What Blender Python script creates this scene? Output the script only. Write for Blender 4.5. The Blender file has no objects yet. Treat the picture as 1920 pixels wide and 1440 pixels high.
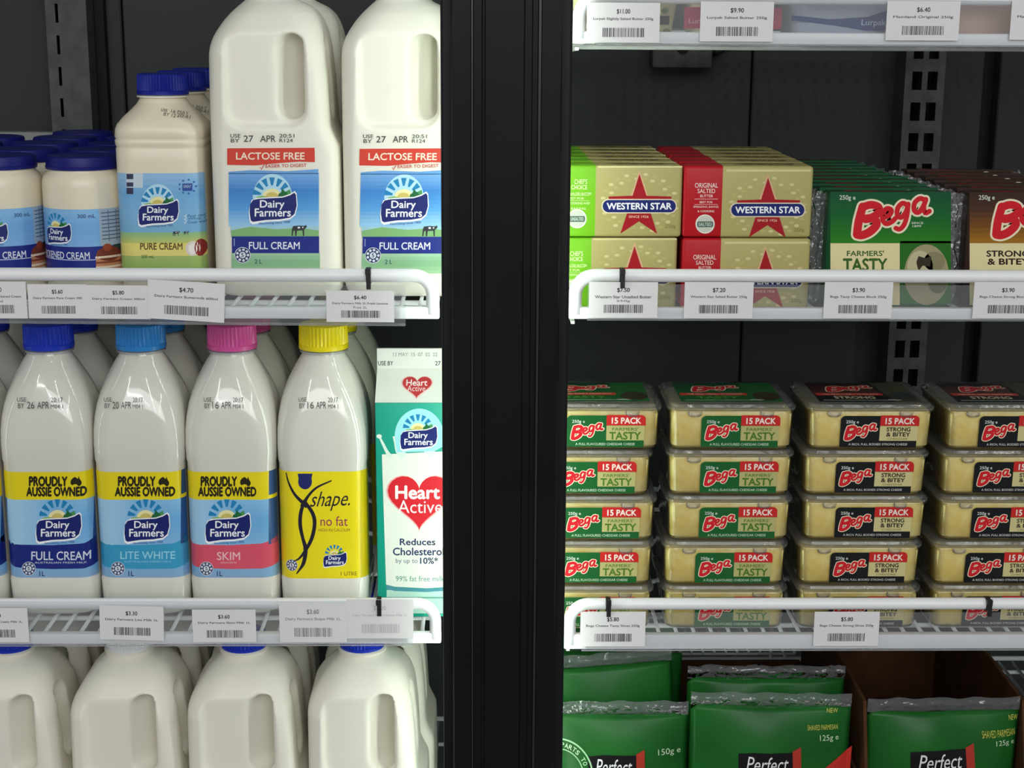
import bpy, bmesh, math, random
import numpy as np
from mathutils import Vector, Matrix

random.seed(7)
SC = bpy.context.scene
COL = SC.collection
# ------------------------------------------------------------------ camera
F_PX = 2900.0
CAM = np.array([0.0, -1.27, 1.45])
PITCH, YAW, ROLL = 13.2, 1.06, 0.33

def cam_axes():
    p, y, r = map(math.radians, (PITCH, YAW, ROLL))
    right = np.array([math.cos(y), -math.sin(y), 0.0])
    fwd = np.array([math.sin(y), math.cos(y), 0.0])
    up = np.array([0, 0, 1.0])
    f2 = math.cos(p) * fwd - math.sin(p) * up
    u2 = math.cos(p) * up + math.sin(p) * fwd
    r2 = math.cos(r) * right + math.sin(r) * u2
    u3 = -math.sin(r) * right + math.cos(r) * u2
    return r2, u3, f2
AX_R, AX_U, AX_F = cam_axes()

def at(px, py, Y):
    """world point on the upright plane at depth Y seen at a photo pixel"""
    d = AX_F + AX_R * (px - 960) / F_PX - AX_U * (py - 720) / F_PX
    t = (Y - CAM[1]) / d[1]
    return CAM + t * d

cd = bpy.data.cameras.new('camera')
cam = bpy.data.objects.new('camera', cd)
COL.objects.link(cam)
cd.sensor_width = 36.0
cd.sensor_fit = 'HORIZONTAL'
cd.lens = F_PX / 1920 * 36.0
cd.clip_start = 0.02
M = Matrix.Identity(4)
for i in range(3):
    M[i][0], M[i][1], M[i][2], M[i][3] = AX_R[i], AX_U[i], -AX_F[i], CAM[i]
cam.matrix_world = M
SC.camera = cam

# ------------------------------------------------------------------ light + exposure
SC.view_settings.view_transform = 'Standard'
SC.view_settings.look = 'None'
SC.view_settings.gamma = 1.0
SC.view_settings.use_curve_mapping = False
SC.view_settings.exposure = 0.0
try:
    SC.cycles.transparent_max_bounces = 24
    SC.cycles.max_bounces = 10
except Exception:
    pass
W = bpy.data.worlds.new('shop_light')
SC.world = W
W.use_nodes = True
bg = W.node_tree.nodes['Background']
bg.inputs[0].default_value = (0.93, 0.97, 1.0, 1)
bg.inputs[1].default_value = 0.23

def area(name, loc, aim, sx, sy, power, color=(1, 1, 1)):
    l = bpy.data.lights.new(name, 'AREA')
    l.shape = 'RECTANGLE'
    l.size, l.size_y, l.energy, l.color = sx, sy, power, color
    o = bpy.data.objects.new(name, l)
    COL.objects.link(o)
    o.location = loc
    o.rotation_euler = (Vector(aim) - Vector(loc)).to_track_quat('-Z', 'Y').to_euler()
    return o
# shop ceiling fluorescents running away from the fridge
for x, pw in ((-1.25, 15), (0.15, 15), (1.5, 15)):
    area('ceiling_tube', (x, -4.2, 2.75), (x, -4.2, 0), 0.03, 6.0, pw, (1.0, 0.99, 0.96))
# soft light from the bright aisle behind the photographer
area('aisle_glow', (0.2, -3.4, 2.35), (0, 0, 1.25), 3.2, 1.4, 47, (0.98, 0.985, 1.0))
LED_STRENGTH = 10.5

# ------------------------------------------------------------------ materials
def lin(h):
    if isinstance(h, str):
        h = h.lstrip('#')
        c = [int(h[i:i + 2], 16) / 255 for i in (0, 2, 4)]
        return tuple(((v / 12.92) if v <= .04045 else ((v + .055) / 1.055) ** 2.4) for v in c)
    return tuple(h)

MATS = {}
def mat(name, color, rough=0.5, spec=0.5, metal=0.0, coat=0.0, noise=None, bump=None, trans=0.0):
    m = bpy.data.materials.new(name)
    m.use_nodes = True
    nt = m.node_tree
    b = nt.nodes['Principled BSDF']
    c = lin(color)
    b.inputs['Base Color'].default_value = (*c, 1)
    b.inputs['Roughness'].default_value = rough
    b.inputs['Specular IOR Level'].default_value = spec
    b.inputs['Metallic'].default_value = metal
    b.inputs['Coat Weight'].default_value = coat
    b.inputs['Coat Roughness'].default_value = 0.06
    b.inputs['Transmission Weight'].default_value = trans
    if noise:
        col2, scale, detail = noise
        tc = nt.nodes.new('ShaderNodeTexCoord')
        n = nt.nodes.new('ShaderNodeTexNoise')
        n.inputs['Scale'].default_value = scale
        n.inputs['Detail'].default_value = detail
        r = nt.nodes.new('ShaderNodeValToRGB')
        r.color_ramp.elements[0].position = .35
        r.color_ramp.elements[1].position = .65
        r.color_ramp.elements[0].color = (*c, 1)
        r.color_ramp.elements[1].color = (*lin(col2), 1)
        nt.links.new(tc.outputs['Object'], n.inputs['Vector'])
        nt.links.new(n.outputs['Fac'], r.inputs['Fac'])
        nt.links.new(r.outputs['Color'], b.inputs['Base Color'])
    if bump:
        scale, strength, stretch = bump
        tc = nt.nodes.new('ShaderNodeTexCoord')
        mp = nt.nodes.new('ShaderNodeMapping')
        mp.inputs['Scale'].default_value = stretch
        n = nt.nodes.new('ShaderNodeTexNoise')
        n.inputs['Scale'].default_value = scale
        n.inputs['Detail'].default_value = 3
        bp = nt.nodes.new('ShaderNodeBump')
        bp.inputs['Strength'].default_value = strength
        bp.inputs['Distance'].default_value = 0.002
        nt.links.new(tc.outputs['Object'], mp.inputs['Vector'])
        nt.links.new(mp.outputs['Vector'], n.inputs['Vector'])
        nt.links.new(n.outputs['Fac'], bp.inputs['Height'])
        nt.links.new(bp.outputs['Normal'], b.inputs['Normal'])
    MATS[name] = m
    return m

def ink_mat(name, rough, coat=0.0, bump=None):
    m = mat(name, (0.5, 0.5, 0.5), rough, 0.4, 0, coat, bump=bump)
    nt = m.node_tree
    a = nt.nodes.new('ShaderNodeVertexColor')
    a.layer_name = 'ink'
    nt.links.new(a.outputs['Color'], nt.nodes['Principled BSDF'].inputs['Base Color'])
    return m

def clear_mat(name, tint, haze, gloss_rough, gloss=1.0, bump=None):
    """thin clear plastic: mostly see-through, a little milky, reflecting by Fresnel"""
    m = bpy.data.materials.new(name)
    m.use_nodes = True
    nt = m.node_tree
    nt.nodes.clear()
    out = nt.nodes.new('ShaderNodeOutputMaterial')
    t = nt.nodes.new('ShaderNodeBsdfTransparent')
    t.inputs[0].default_value = (*tint, 1)
    d = nt.nodes.new('ShaderNodeBsdfDiffuse')
    d.inputs[0].default_value = (.9, .92, .95, 1)
    g = nt.nodes.new('ShaderNodeBsdfGlossy')
    g.inputs['Roughness'].default_value = gloss_rough
    m1 = nt.nodes.new('ShaderNodeMixShader')
    m1.inputs[0].default_value = haze
    m2 = nt.nodes.new('ShaderNodeMixShader')
    fr = nt.nodes.new('ShaderNodeFresnel')
    fr.inputs['IOR'].default_value = 1.45
    mul = nt.nodes.new('ShaderNodeMath')
    mul.operation = 'MULTIPLY'
    mul.inputs[1].default_value = gloss
    nt.links.new(fr.outputs[0], mul.inputs[0])
    nt.links.new(t.outputs[0], m1.inputs[1])
    nt.links.new(d.outputs[0], m1.inputs[2])
    nt.links.new(mul.outputs[0], m2.inputs[0])
    nt.links.new(m1.outputs[0], m2.inputs[1])
    nt.links.new(g.outputs[0], m2.inputs[2])
    nt.links.new(m2.outputs[0], out.inputs[0])
    if bump:
        n = nt.nodes.new('ShaderNodeTexNoise')
        n.inputs['Scale'].default_value = bump[0]
        tc = nt.nodes.new('ShaderNodeTexCoord')
        bp = nt.nodes.new('ShaderNodeBump')
        bp.inputs['Strength'].default_value = bump[1]
        bp.inputs['Distance'].default_value = .003
        nt.links.new(tc.outputs['Object'], n.inputs['Vector'])
        nt.links.new(n.outputs['Fac'], bp.inputs['Height'])
        for s in (fr, g):
            nt.links.new(bp.outputs['Normal'], s.inputs['Normal'])
    MATS[name] = m
    return m

mat('milk_plastic', (.885, .850, .735), .36, .45)
mat('milk_pet', (.79, .775, .69), .10, .55, coat=.8)
mat('cream_plastic', (.83, .75, .575), .30, .5)
mat('cap_navy', '#14248e', .42, .3)
mat('cap_jar', '#14196e', .45, .3)
mat('cap_blue', '#1836bc', .38, .35)
mat('cap_sky', '#2a86d2', .3)
mat('cap_pink', '#d8559c', .3)
mat('cap_yellow', '#f0dc10', .3)
mat('cap_white', (.82, .84, .84), .3)
mat('enamel', (.93, .935, .94), .32)
mat('enamel_wire', (.74, .75, .76), .38)
mat('card', (.84, .815, .81), .7)
mat('black_plastic', (.012, .012, .013), .4)
mat('wall_paint', (.036, .040, .039), .6, .25)
mat('wall_dark', (.012, .012, .014), .7, .2)
mat('galvanised', (.085, .088, .085), .55, .4, .2, noise=((.055, .057, .055), 60, 4))
mat('gasket', (.006, .006, .008), .5, .3)
mat('brown_anodised', (.0075, .0070, .0085), .30, .16, noise=((.012, .0105, .0115), 9, 2))
mat('brushed_edge', (.05, .05, .055), .28, .5, .6)
mat('cardboard', '#54361f', .85, .2, noise=('#472d1a', 40, 3))
mat('floor_tile', (.16, .155, .15), .4, noise=((.12, .118, .115), 6, 3))
mat('ledge_paint', (.19, .20, .19), .5)
mat('liner', (.10, .10, .10), .5)
mat('cheese', '#f0d56c', .30, .5, coat=.45, noise=('#fdf0a0', 55, 5), bump=(110, 1.0, (1, 1, .45)))
mat('foil_dark_green', '#0c4a28', .28)
ink_mat('ink', .38)
ink_mat('ink_gloss', .30, coat=.1)
ink_mat('ink_film', .34, coat=.0, bump=(38, .35, (1, 1, .5)))
MATS['ink_film'].node_tree.nodes['Principled BSDF'].inputs['Specular IOR Level'].default_value = .22
clear_mat('clear_strip', (.97, .98, .985), .065, .14)
clear_mat('clear_tray', (.988, .988, .98), .02, .08, 1.5, bump=(70, .25))
clear_mat('clear_lid', (.98, .98, .975), .11, .10, 1.5, bump=(70, .25))
clear_mat('clear_film', (.88, .88, .88), .10, .14, 2.6, bump=(120, 1.0))
clear_mat('neck_plastic', (.85, .87, .88), .35, .1)
em = mat('led_diffuser', (.9, .9, .9), .5)
em.node_tree.nodes['Principled BSDF'].inputs['Emission Color'].default_value = (.86, 1.0, .90, 1)
em.node_tree.nodes['Principled BSDF'].inputs['Emission Strength'].default_value = LED_STRENGTH

# ------------------------------------------------------------------ object helpers
def mesh_obj(name, me, m, parent=None, loc=None):
    o = bpy.data.objects.new(name, me)
    COL.objects.link(o)
    if m is not None:
        ms = m if isinstance(m, (list, tuple)) else [m]
        if len(me.materials) == 0:
            for k in ms:
                me.materials.append(MATS[k] if isinstance(k, str) else k)
    if parent is not None:
        o.parent = parent
    if loc is not None:
        o.location = loc
    return o

def bm_mesh(name, bm, smooth=False):
    me = bpy.data.meshes.new(name)
    bmesh.ops.recalc_face_normals(bm, faces=bm.faces)
    bm.to_mesh(me)
    bm.free()
    if smooth:
        for p in me.polygons:
            p.use_smooth = True
        if smooth == 'auto':
            me.set_sharp_from_angle(angle=math.radians(35))
    return me

def tag(o, label, cat, group=None):
    o['label'] = label
    o['category'] = cat
    if group:
        o['group'] = group
    return o

def thing(name, label, cat, loc=(0, 0, 0), rotz=0.0, group=None):
    o = bpy.data.objects.new(name, None)
    o.empty_display_size = .02
    COL.objects.link(o)
    o.location = loc
    o.rotation_euler = (0, 0, rotz)
    return tag(o, label, cat, group)

def dup(root, label, loc, rot=(0, 0, 0), group=None):
    r = root.copy()
    COL.objects.link(r)
    r.location = loc
    r.rotation_euler = rot
    r['label'] = label
    if group:
        r['group'] = group
    for ch in root.children:
        c = ch.copy()
        COL.objects.link(c)
        c.parent = r
        for g in ch.children:
            d = g.copy()
            COL.objects.link(d)
            d.parent = c
    return r

def structure(o):
    o['kind'] = 'structure'
    return o

def rr_ring(a, b, r, z, cx=0.0, cy=0.0, n=7, flat=3):
    """rounded rectangle ring, half sizes a x b, corner radius r"""
    r = min(r, a, b)
    pts = []
    cs = [(a - r, -(b - r), -90), (a - r, b - r, 0), (-(a - r), b - r, 90), (-(a - r), -(b - r), 180)]
    arcs = []
    for x, y, a0 in cs:
        arcs.append([(x + r * math.cos(math.radians(a0 + 90 * k / n)), y + r * math.sin(math.radians(a0 + 90 * k / n))) for k in range(n + 1)])
    for i in range(4):
        pts += arcs[i]
        p, q = arcs[i][-1], arcs[(i + 1) % 4][0]
        for k in range(1, flat + 1):
            t = k / (flat + 1)
            pts.append((p[0] + (q[0] - p[0]) * t, p[1] + (q[1] - p[1]) * t))
    return [(x + cx, y + cy, z) for x, y in pts]

def circle_ring(r, z, n=40, cx=0, cy=0):
    return [(cx + r * math.cos(2 * math.pi * k / n), cy + r * math.sin(2 * math.pi * k / n), z) for k in range(n)]

def loft(bm, rings, cap0=True, cap1=True):
    vs = [[bm.verts.new(p) for p in ring] for ring in rings]
    n = len(vs[0])
    for i in range(len(vs) - 1):
        for j in range(n):
            bm.faces.new((vs[i][j], vs[i][(j + 1) % n], vs[i + 1][(j + 1) % n], vs[i + 1][j]))
    if cap0:
        bm.faces.new(list(reversed(vs[0])))
    if cap1:
        bm.faces.new(vs[-1])
    return bm

def box(bm, x0, x1, y0, y1, z0, z1, bev=0.0, seg=2):
    g = bmesh.ops.create_cube(bm, size=1.0)
    vs = g['verts']
    for v in vs:
        v.co = Vector(((x0 + x1) / 2 + v.co.x * (x1 - x0), (y0 + y1) / 2 + v.co.y * (y1 - y0), (z0 + z1) / 2 + v.co.z * (z1 - z0)))
    if bev > 0:
        es = list({e for v in vs for e in v.link_edges})
        bmesh.ops.bevel(bm, geom=es, offset=bev, segments=seg, affect='EDGES', profile=.5)
    return bm

def tube(bm, path, r, n=12, closed=False):
    P = [Vector(p) for p in path]
    rings = []
    t0 = (P[1] - P[0]).normalized()
    nrm = t0.orthogonal().normalized()
    for i, p in enumerate(P):
        if i == 0:
            t = (P[1] - P[0])
        elif i == len(P) - 1:
            t = (P[-1] - P[-2])
        else:
            t = (P[i + 1] - P[i]).normalized() + (P[i] - P[i - 1]).normalized()
        t.normalize()
        nrm = (nrm - t * nrm.dot(t)).normalized()
        bn = t.cross(nrm)
        rings.append([tuple(p + (nrm * math.cos(2 * math.pi * k / n) + bn * math.sin(2 * math.pi * k / n)) * r) for k in range(n)])
    return loft(bm, rings)

def box_obj(name, m, x0, x1, y0, y1, z0, z1, bev=0.0, parent=None):
    bm = bmesh.new()
    box(bm, x0, x1, y0, y1, z0, z1, bev)
    return mesh_obj(name, bm_mesh(name, bm, 'auto' if bev else False), m, parent)

# ------------------------------------------------------------------ printed artwork built as thin coloured shapes
FONT_CACHE = {}
def glyphs(s, bold=0.0, shear=0.0, spacing=1.0):
    key = (s, bold, shear, spacing)
    if key not in FONT_CACHE:
        c = bpy.data.curves.new('lettering', 'FONT')
        c.body = s
        c.size = 1.0
        c.offset = bold
        c.shear = shear
        c.space_character = spacing
        c.resolution_u = 3
        o = bpy.data.objects.new('lettering', c)
        me = bpy.data.meshes.new_from_object(o)
        v = np.array([(p.co.x, p.co.y) for p in me.vertices])
        f = [tuple(p.vertices) for p in me.polygons]
        bpy.data.objects.remove(o)
        bpy.data.curves.remove(c)
        bpy.data.meshes.remove(me)
        lo, hi = v.min(0), v.max(0)
        FONT_CACHE[key] = ((v - lo) / (hi - lo), f, (hi - lo))
    return FONT_CACHE[key]

class Art:
    """a sheet of coloured shapes; coordinates run x right, y DOWN, in the units of the transform"""
    def __init__(self, tf):
        self.tf = tf
        self.items = []
    def poly(self, pts, col, layer=1):
        self.items.append(([tuple(p) for p in pts], [tuple(range(len(pts)))], lin(col), layer))
    def rect(self, x0, y0, x1, y1, col, layer=1):
        self.poly([(x0, y0), (x1, y0), (x1, y1), (x0, y1)], col, layer)
    def grad(self, x0, y0, x1, y1, cols, layer=0, n=10, vertical=True):
        cs = [np.array(lin(c)) for c in cols]
        for k in range(n):
            t = (k + .5) / n * (len(cs) - 1)
            i = min(int(t), len(cs) - 2)
            c = cs[i] + (cs[i + 1] - cs[i]) * (t - i)
            if vertical:
                self.rect(x0, y0 + (y1 - y0) * k / n, x1, y0 + (y1 - y0) * (k + 1) / n, tuple(c), layer)
            else:
                self.rect(x0 + (x1 - x0) * k / n, y0, x0 + (x1 - x0) * (k + 1) / n, y1, tuple(c), layer)
    def ellipse(self, cx, cy, rx, ry, col, layer=1, a0=0, a1=360, n=28):
        pts = [(cx + rx * math.cos(math.radians(a0 + (a1 - a0) * k / n)), cy - ry * math.sin(math.radians(a0 + (a1 - a0) * k / n))) for k in range(n if a1 - a0 >= 360 else n + 1)]
        self.poly(pts, col, layer)
    def stroke(self, pts, w, col, layer=1, smooth=6):
        P = [np.array(p, float) for p in pts]
        if smooth and len(P) > 2:
            Q = []
            E = [2 * P[0] - P[1]] + P + [2 * P[-1] - P[-2]]
            for i in range(1, len(E) - 2):
                for k in range(smooth):
                    t = k / smooth
                    a, b, c, d = E[i - 1], E[i], E[i + 1], E[i + 2]
                    Q.append(.5 * ((2 * b) + (c - a) * t + (2 * a - 5 * b + 4 * c - d) * t * t + (3 * b - a - 3 * c + d) * t ** 3))
            Q.append(P[-1])
            P = Q
        ws = w if isinstance(w, (list, tuple)) else [w, w]
        L, R = [], []
        for i, p in enumerate(P):
            t = P[min(i + 1, len(P) - 1)] - P[max(i - 1, 0)]
            t = t / (np.linalg.norm(t) + 1e-9)
            u = i / (len(P) - 1) * (len(ws) - 1)
            j = min(int(u), len(ws) - 2)
            h = (ws[j] + (ws[j + 1] - ws[j]) * (u - j)) / 2
            nn = np.array([-t[1], t[0]]) * h
            L.append(tuple(p + nn))
            R.append(tuple(p - nn))
        n = len(P)
        self.items.append((L + R, [(i, i + 1, n + i + 1, n + i) for i in range(n - 1)], lin(col), layer))
    def rrect(self, x0, y0, x1, y1, r, col, layer=1, corners=(1, 1, 1, 1)):
        """corners: top-left, top-right, bottom-right, bottom-left"""
        pts = []
        spec = ((x0 + r, y0 + r, 180, 90, (x0, y0)), (x1 - r, y0 + r, 90, 0, (x1, y0)),
                (x1 - r, y1 - r, 0, -90, (x1, y1)), (x0 + r, y1 - r, -90, -180, (x0, y1)))
        for (cx, cy, a0, a1, sharp), on in zip(spec, corners):
            if on:
                for k in range(7):
                    a = math.radians(a0 + (a1 - a0) * k / 6)
                    pts.append((cx + r * math.cos(a), cy - r * math.sin(a)))
            else:
                pts.append(sharp)
        self.poly(pts, col, layer)
    def text(self, s, bx, col, layer=2, bold=0.0, shear=0.0, spacing=1.0, rot=0.0):
        v, f, dim = glyphs(s, 0.0, shear, spacing)
        x0, y0, x1, y1 = bx
        pts = np.stack([x0 + v[:, 0] * (x1 - x0), y1 - v[:, 1] * (y1 - y0)], 1)
        if rot:
            c = np.array([(x0 + x1) / 2, (y0 + y1) / 2])
            a = math.radians(-rot)
            R = np.array([[math.cos(a), -math.sin(a)], [math.sin(a), math.cos(a)]])
            pts = (pts - c) @ R.T + c
        self.items.append(([tuple(p) for p in pts], f, lin(col), layer))
        if bold > .004:   # thicker strokes: the same letters shifted by the stroke weight
            k, q = bold * (x1 - x0) / dim[0], bold * (y1 - y0) / dim[1]
            for n, (dx, dy) in enumerate(((-k, 0), (k, 0), (0, -q), (0, q))):
                self.items.append(([(p[0] + dx, p[1] + dy) for p in pts], f, lin(col), layer + .12 * (n + 1)))
    def star(self, cx, cy, rx, ry, col, layer=1, k=.42):
        pts = []
        for i in range(10):
            a = math.pi / 2 + i * math.pi / 5
            q = 1 if i % 2 == 0 else k
            pts.append((cx + rx * q * math.cos(a), cy - ry * q * math.sin(a)))
        self.poly(pts, col, layer)
    def heart(self, cx, cy, w, h, col, layer=1):
        pts = []
        for i in range(40):
            t = 2 * math.pi * i / 40
            x = 16 * math.sin(t) ** 3
            y = 13 * math.cos(t) - 5 * math.cos(2 * t) - 2 * math.cos(3 * t) - math.cos(4 * t)
            pts.append((cx + x / 32 * w, cy - (y + 2.5) / 29 * h))
        self.poly(pts, col, layer)

    def build(self, name, surf, m='ink', parent=None, cuts=None, lift=0.00012, base=0.0002):
        """surf(u, v) -> (point, normal) in the thing's own space (metres)"""
        bm = bmesh.new()
        lay = bm.verts.layers.float.new('lay')
        fc = bm.faces.layers.int.new('ci')
        cols = []
        for pts, faces, col, layer in self.items:
            ci = len(cols)
            cols.append(col)
            vs = []
            for p in pts:
                u, v = self.tf(p[0], p[1])
                q = bm.verts.new((u, 0, v))
                q[lay] = layer
                vs.append(q)
            for f in faces:
                try:
                    ff = bm.faces.new([vs[i] for i in f])
                    ff[fc] = ci
                except ValueError:
                    pass
        bm.normal_update()
        bmesh.ops.triangulate(bm, faces=[f for f in bm.faces if len(f.verts) > 3])
        if cuts:
            for cval, axis in cuts:
                bmesh.ops.bisect_plane(bm, geom=bm.verts[:] + bm.edges[:] + bm.faces[:], dist=1e-7,
                                       plane_co=(cval, 0, 0) if axis == 'u' else (0, 0, cval),
                                       plane_no=(1, 0, 0) if axis == 'u' else (0, 0, 1))
        for v in bm.verts:
            p, n = surf(v.co.x, v.co.z)
            v.co = Vector(p) + Vector(n) * (base + lift * v[lay])
        bm.verts.index_update()
        me = bpy.data.meshes.new(name)
        idx = [f[fc] for f in bm.faces]
        bm.to_mesh(me)
        bm.free()
        if cuts:
            for p, ci in zip(me.polygons, idx):
                p.use_smooth = self.items[ci][3] <= 1
        at_ = me.color_attributes.new('ink', 'FLOAT_COLOR', 'CORNER')
        buf = np.ones((len(me.loops), 4), np.float32)
        for p, ci in zip(me.polygons, idx):
            buf[p.loop_start:p.loop_start + p.loop_total, :3] = cols[ci]
        at_.data.foreach_set('color', buf.ravel())
        return mesh_obj(name, me, m, parent)

def flat_front(y):
    return lambda u, v: ((u, y, v), (0, -1, 0))

def rr_surf(a, b, r):
    """arc length u along a rounded-rectangle section, starting at the front centre"""
    r = min(r, a, b)
    fl = a - r
    def s(u, v):
        g = 1 if u >= 0 else -1
        d = abs(u)
        if d <= fl:
            return (u, -b, v), (0, -1, 0)
        q = (d - fl) / r
        if q <= math.pi / 2:
            return (g * (fl + r * math.sin(q)), -(b - r) - r * math.cos(q), v), (g * math.sin(q), -math.cos(q), 0)
        e = d - fl - r * math.pi / 2
        return (g * a, -(b - r) + e, v), (g, 0, 0)
    def arc(x):
        g = 1 if x >= 0 else -1
        d = abs(x)
        if d <= fl:
            return x
        return g * (fl + r * math.asin(min((d - fl) / r, .995)))
    return s, arc

def photo_tf(X0, Z0, Y, arc=None, sx=1.0, sz=1.0):
    """print position on a thing's upright front, read from the photo, in the thing's own units"""
    def tf(px, py):
        p = at(px, py, Y)
        x = (p[0] - X0) / sx
        return (arc(x) if arc else x), (p[2] - Z0) / sz
    return tf

def mm_tf(px, py):
    return px * .001, -py * .001

def ucuts(fl, lim, step=.0025):
    c = []
    x = fl
    while x < lim:
        c += [(x, 'u'), (-x, 'u')]
        x += step
    return c
# ------------------------------------------------------------------ the cabinet
def build_cabinet():
    # floor of the shop and shell of the display fridge
    structure(box_obj('floor', 'floor_tile', -2.4, 2.4, -4.0, 0.75, -.05, 0.0))
    # rear wall panels with dark gaps between them
    bm = bmesh.new()
    for x0, x1 in ((-.80, -.4035), (-.4015, .3000), (.3020, .5640), (.5820, .80)):
        box(bm, x0, x1, .50, .52, .30, 2.02, .0015, 1)
    structure(mesh_obj('wall_back', bm_mesh('wall_back', bm), 'wall_paint'))
    structure(box_obj('trim_1', 'wall_dark', -.80, .80, .522, .55, .30, 2.02))
    zl = at(30, 247, .47)[2]
    structure(box_obj('trim_6', 'ledge_paint', -.80, -.4765, .470, .4995, zl - .06, zl, .002))
    structure(box_obj('wall_left', 'liner', -.83, -.803, -.03, .55, .0, 2.05))
    structure(box_obj('wall_right', 'liner', .803, .83, -.03, .55, .0, 2.05))
    structure(box_obj('ceiling', 'liner', -.802, .802, -.03, .55, 2.022, 2.05))
    structure(box_obj('trim_2', 'liner', -.802, .802, -.02, .55, .0, .298))
    # pillars between the openings
    for k, cx in enumerate((.0167, -.775, .785)):
        root = bpy.data.objects.new('trim_%d' % (k + 3), None)
        COL.objects.link(root)
        root.location = (cx, 0, 0)
        structure(root)
        bm = bmesh.new()
        box(bm, -.0506, .0506, -.060, -.034, .0, 2.05, .002, 2)
        mesh_obj('gasket', bm_mesh('gasket', bm), 'gasket', root)
        # ribbed face of the pillar, drawn as one profile pulled upwards
        prof = [(-.0421, -.060), (-.0421, -.0725), (-.0412, -.0740), (-.0275, -.0740), (-.0268, -.0752), (-.0255, -.0752), (-.0248, -.0740), (-.0190, -.0742), (-.0180, -.0752), (-.0168, -.0752),
                (-.0160, -.0735), (.0130, -.0735), (.0138, -.0750), (.0190, -.0750), (.0198, -.0738), (.0235, -.0738), (.0240, -.0754), (.0262, -.0754), (.0268, -.0740), (.0412, -.0740), (.0421, -.0725), (.0421, -.060)]
        bm = bmesh.new()
        r0 = [(x, y, .0) for x, y in prof]
        r1 = [(x, y, 2.05) for x, y in prof]
        loft(bm, [r0, r1])
        mesh_obj('ribbed_face', bm_mesh('ribbed_face', bm), 'brown_anodised', root)
        for nm, x0, x1 in (('edge_strip', -.0268, -.0255), ('edge_strip', .0243, .0260)):
            box_obj(nm, 'brushed_edge', x0, x1, -.0757, -.0751, .0, 2.05, 0, root)
    # LED light bars on the back of the pillars
    for px, side, lab in ((.0167 - .036, -1, 'slim LED light bar behind the dark pillar, facing the milk bottles'),
                          (.0167 + .036, 1, 'slim LED light bar behind the dark pillar, facing the butter and cheese'),
                          (-.775 + .036, 1, 'slim LED light bar on the far pillar of the milk bay'),
                          (.785 - .036, -1, 'slim LED light bar on the far pillar of the cheese bay')):
        t = thing('led_light_bar', lab, 'light', (px, -.0335, .35), 0, 'LED light bars on the pillars')
        box_obj('housing', 'brushed_edge', -.007, .007, -.0, .004, 0, 1.62, 0, t)
        bm = bmesh.new()
        ring = [(-.006, .004), (.006, .004), (.0045 + .001 * side, .0085), (-.0045 + .001 * side, .0085)]
        loft(bm, [[(x, y, .005) for x, y in ring], [(x, y, 1.615) for x, y in ring]])
        mesh_obj('diffuser', bm_mesh('diffuser', bm), 'led_diffuser', t)
    # slotted uprights
    def upright(x, lab, slim=False):
        t = thing('slotted_upright', lab, 'shelf upright', (x, .5, .3), 0, 'slotted uprights on the rear wall')
        w, pitch, sh = .022, .0335, .020
        xs = [-w, -.0115, -.0082, .0075, .0100, w] if slim else [-w, -.0140, -.0030, .0030, .0140, w]
        bm = bmesh.new()
        z = 0.0
        zs = [0.0]
        while z + pitch < 1.7:
            zs += [z + (pitch - sh) / 2, z + (pitch + sh) / 2]
            z += pitch
        zs.append(1.7)
        grid = [[bm.verts.new((xx, -.045, zz)) for xx in xs] for zz in zs]
        for i in range(len(zs) - 1):
            for j in range(5):
                if i % 2 == 1 and j in ((1,) if slim else (1, 3)):
                    continue
                bm.faces.new((grid[i][j], grid[i][j + 1], grid[i + 1][j + 1], grid[i + 1][j]))
        mesh = bm_mesh('slotted_face', bm)
        o = mesh_obj('slotted_face', mesh, 'galvanised', t)
        md = o.modifiers.new('thickness', 'SOLIDIFY')
        md.thickness = .0018
        md.offset = 0
        bm = bmesh.new()
        box(bm, -w, -w + .002, -.044, -.0005, 0, 1.7)
        box(bm, w - .002, w, -.044, -.0005, 0, 1.7)
        box(bm, -.0008, .0008, -.043, -.001, 0, 1.7)
        mesh_obj('channel', bm_mesh('channel', bm), 'galvanised', t)
    upright(-.4520, 'grey slotted metal upright rising behind the small blue-lidded cream jars', True)
    upright(.484, 'grey slotted metal upright rising behind the green cheese blocks and stacked slice trays')
    upright(.72, 'grey slotted metal upright at the far end of the cheese bay')
    box_obj('shadow_gap', 'wall_dark', -.4290, -.4190, .485, .4995, .3, 2.0)  # black strip puts the shadow gap beside the upright into colour
    tag(bpy.data.objects['shadow_gap'], 'thin black strip painted as the shadow gap on the rear wall beside the slotted upright', 'shadow strip')
    bpy.data.objects['shadow_gap'].name = 'shadow_strip'
    # sensor box on the rear wall with its cable
    t = thing('sensor_box', 'dark grey sensor box on the rear wall, under the top shelf', 'sensor', (.218, .498, 1.4225))
    box_obj('housing', 'galvanised', -.0335, .0335, -.030, 0, -.022, .022, .003, t)
    bm = bmesh.new()
    loft(bm, [[(p[0], -.030, p[1]) for p in circle_ring(.0065, 0, 20)], [(p[0], -.034, p[1]) for p in circle_ring(.006, 0, 20)]])
    mesh_obj('knob', bm_mesh('knob', bm), 'wall_dark', t)
    bm = bmesh.new()
    tube(bm, [(.034, -.012, -.006), (.045, -.012, -.002), (.058, -.010, .010), (.066, -.008, .03), (.068, -.006, .09)], .004, 8)
    mesh_obj('cable', bm_mesh('cable', bm, True), 'black_plastic', t)

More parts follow.
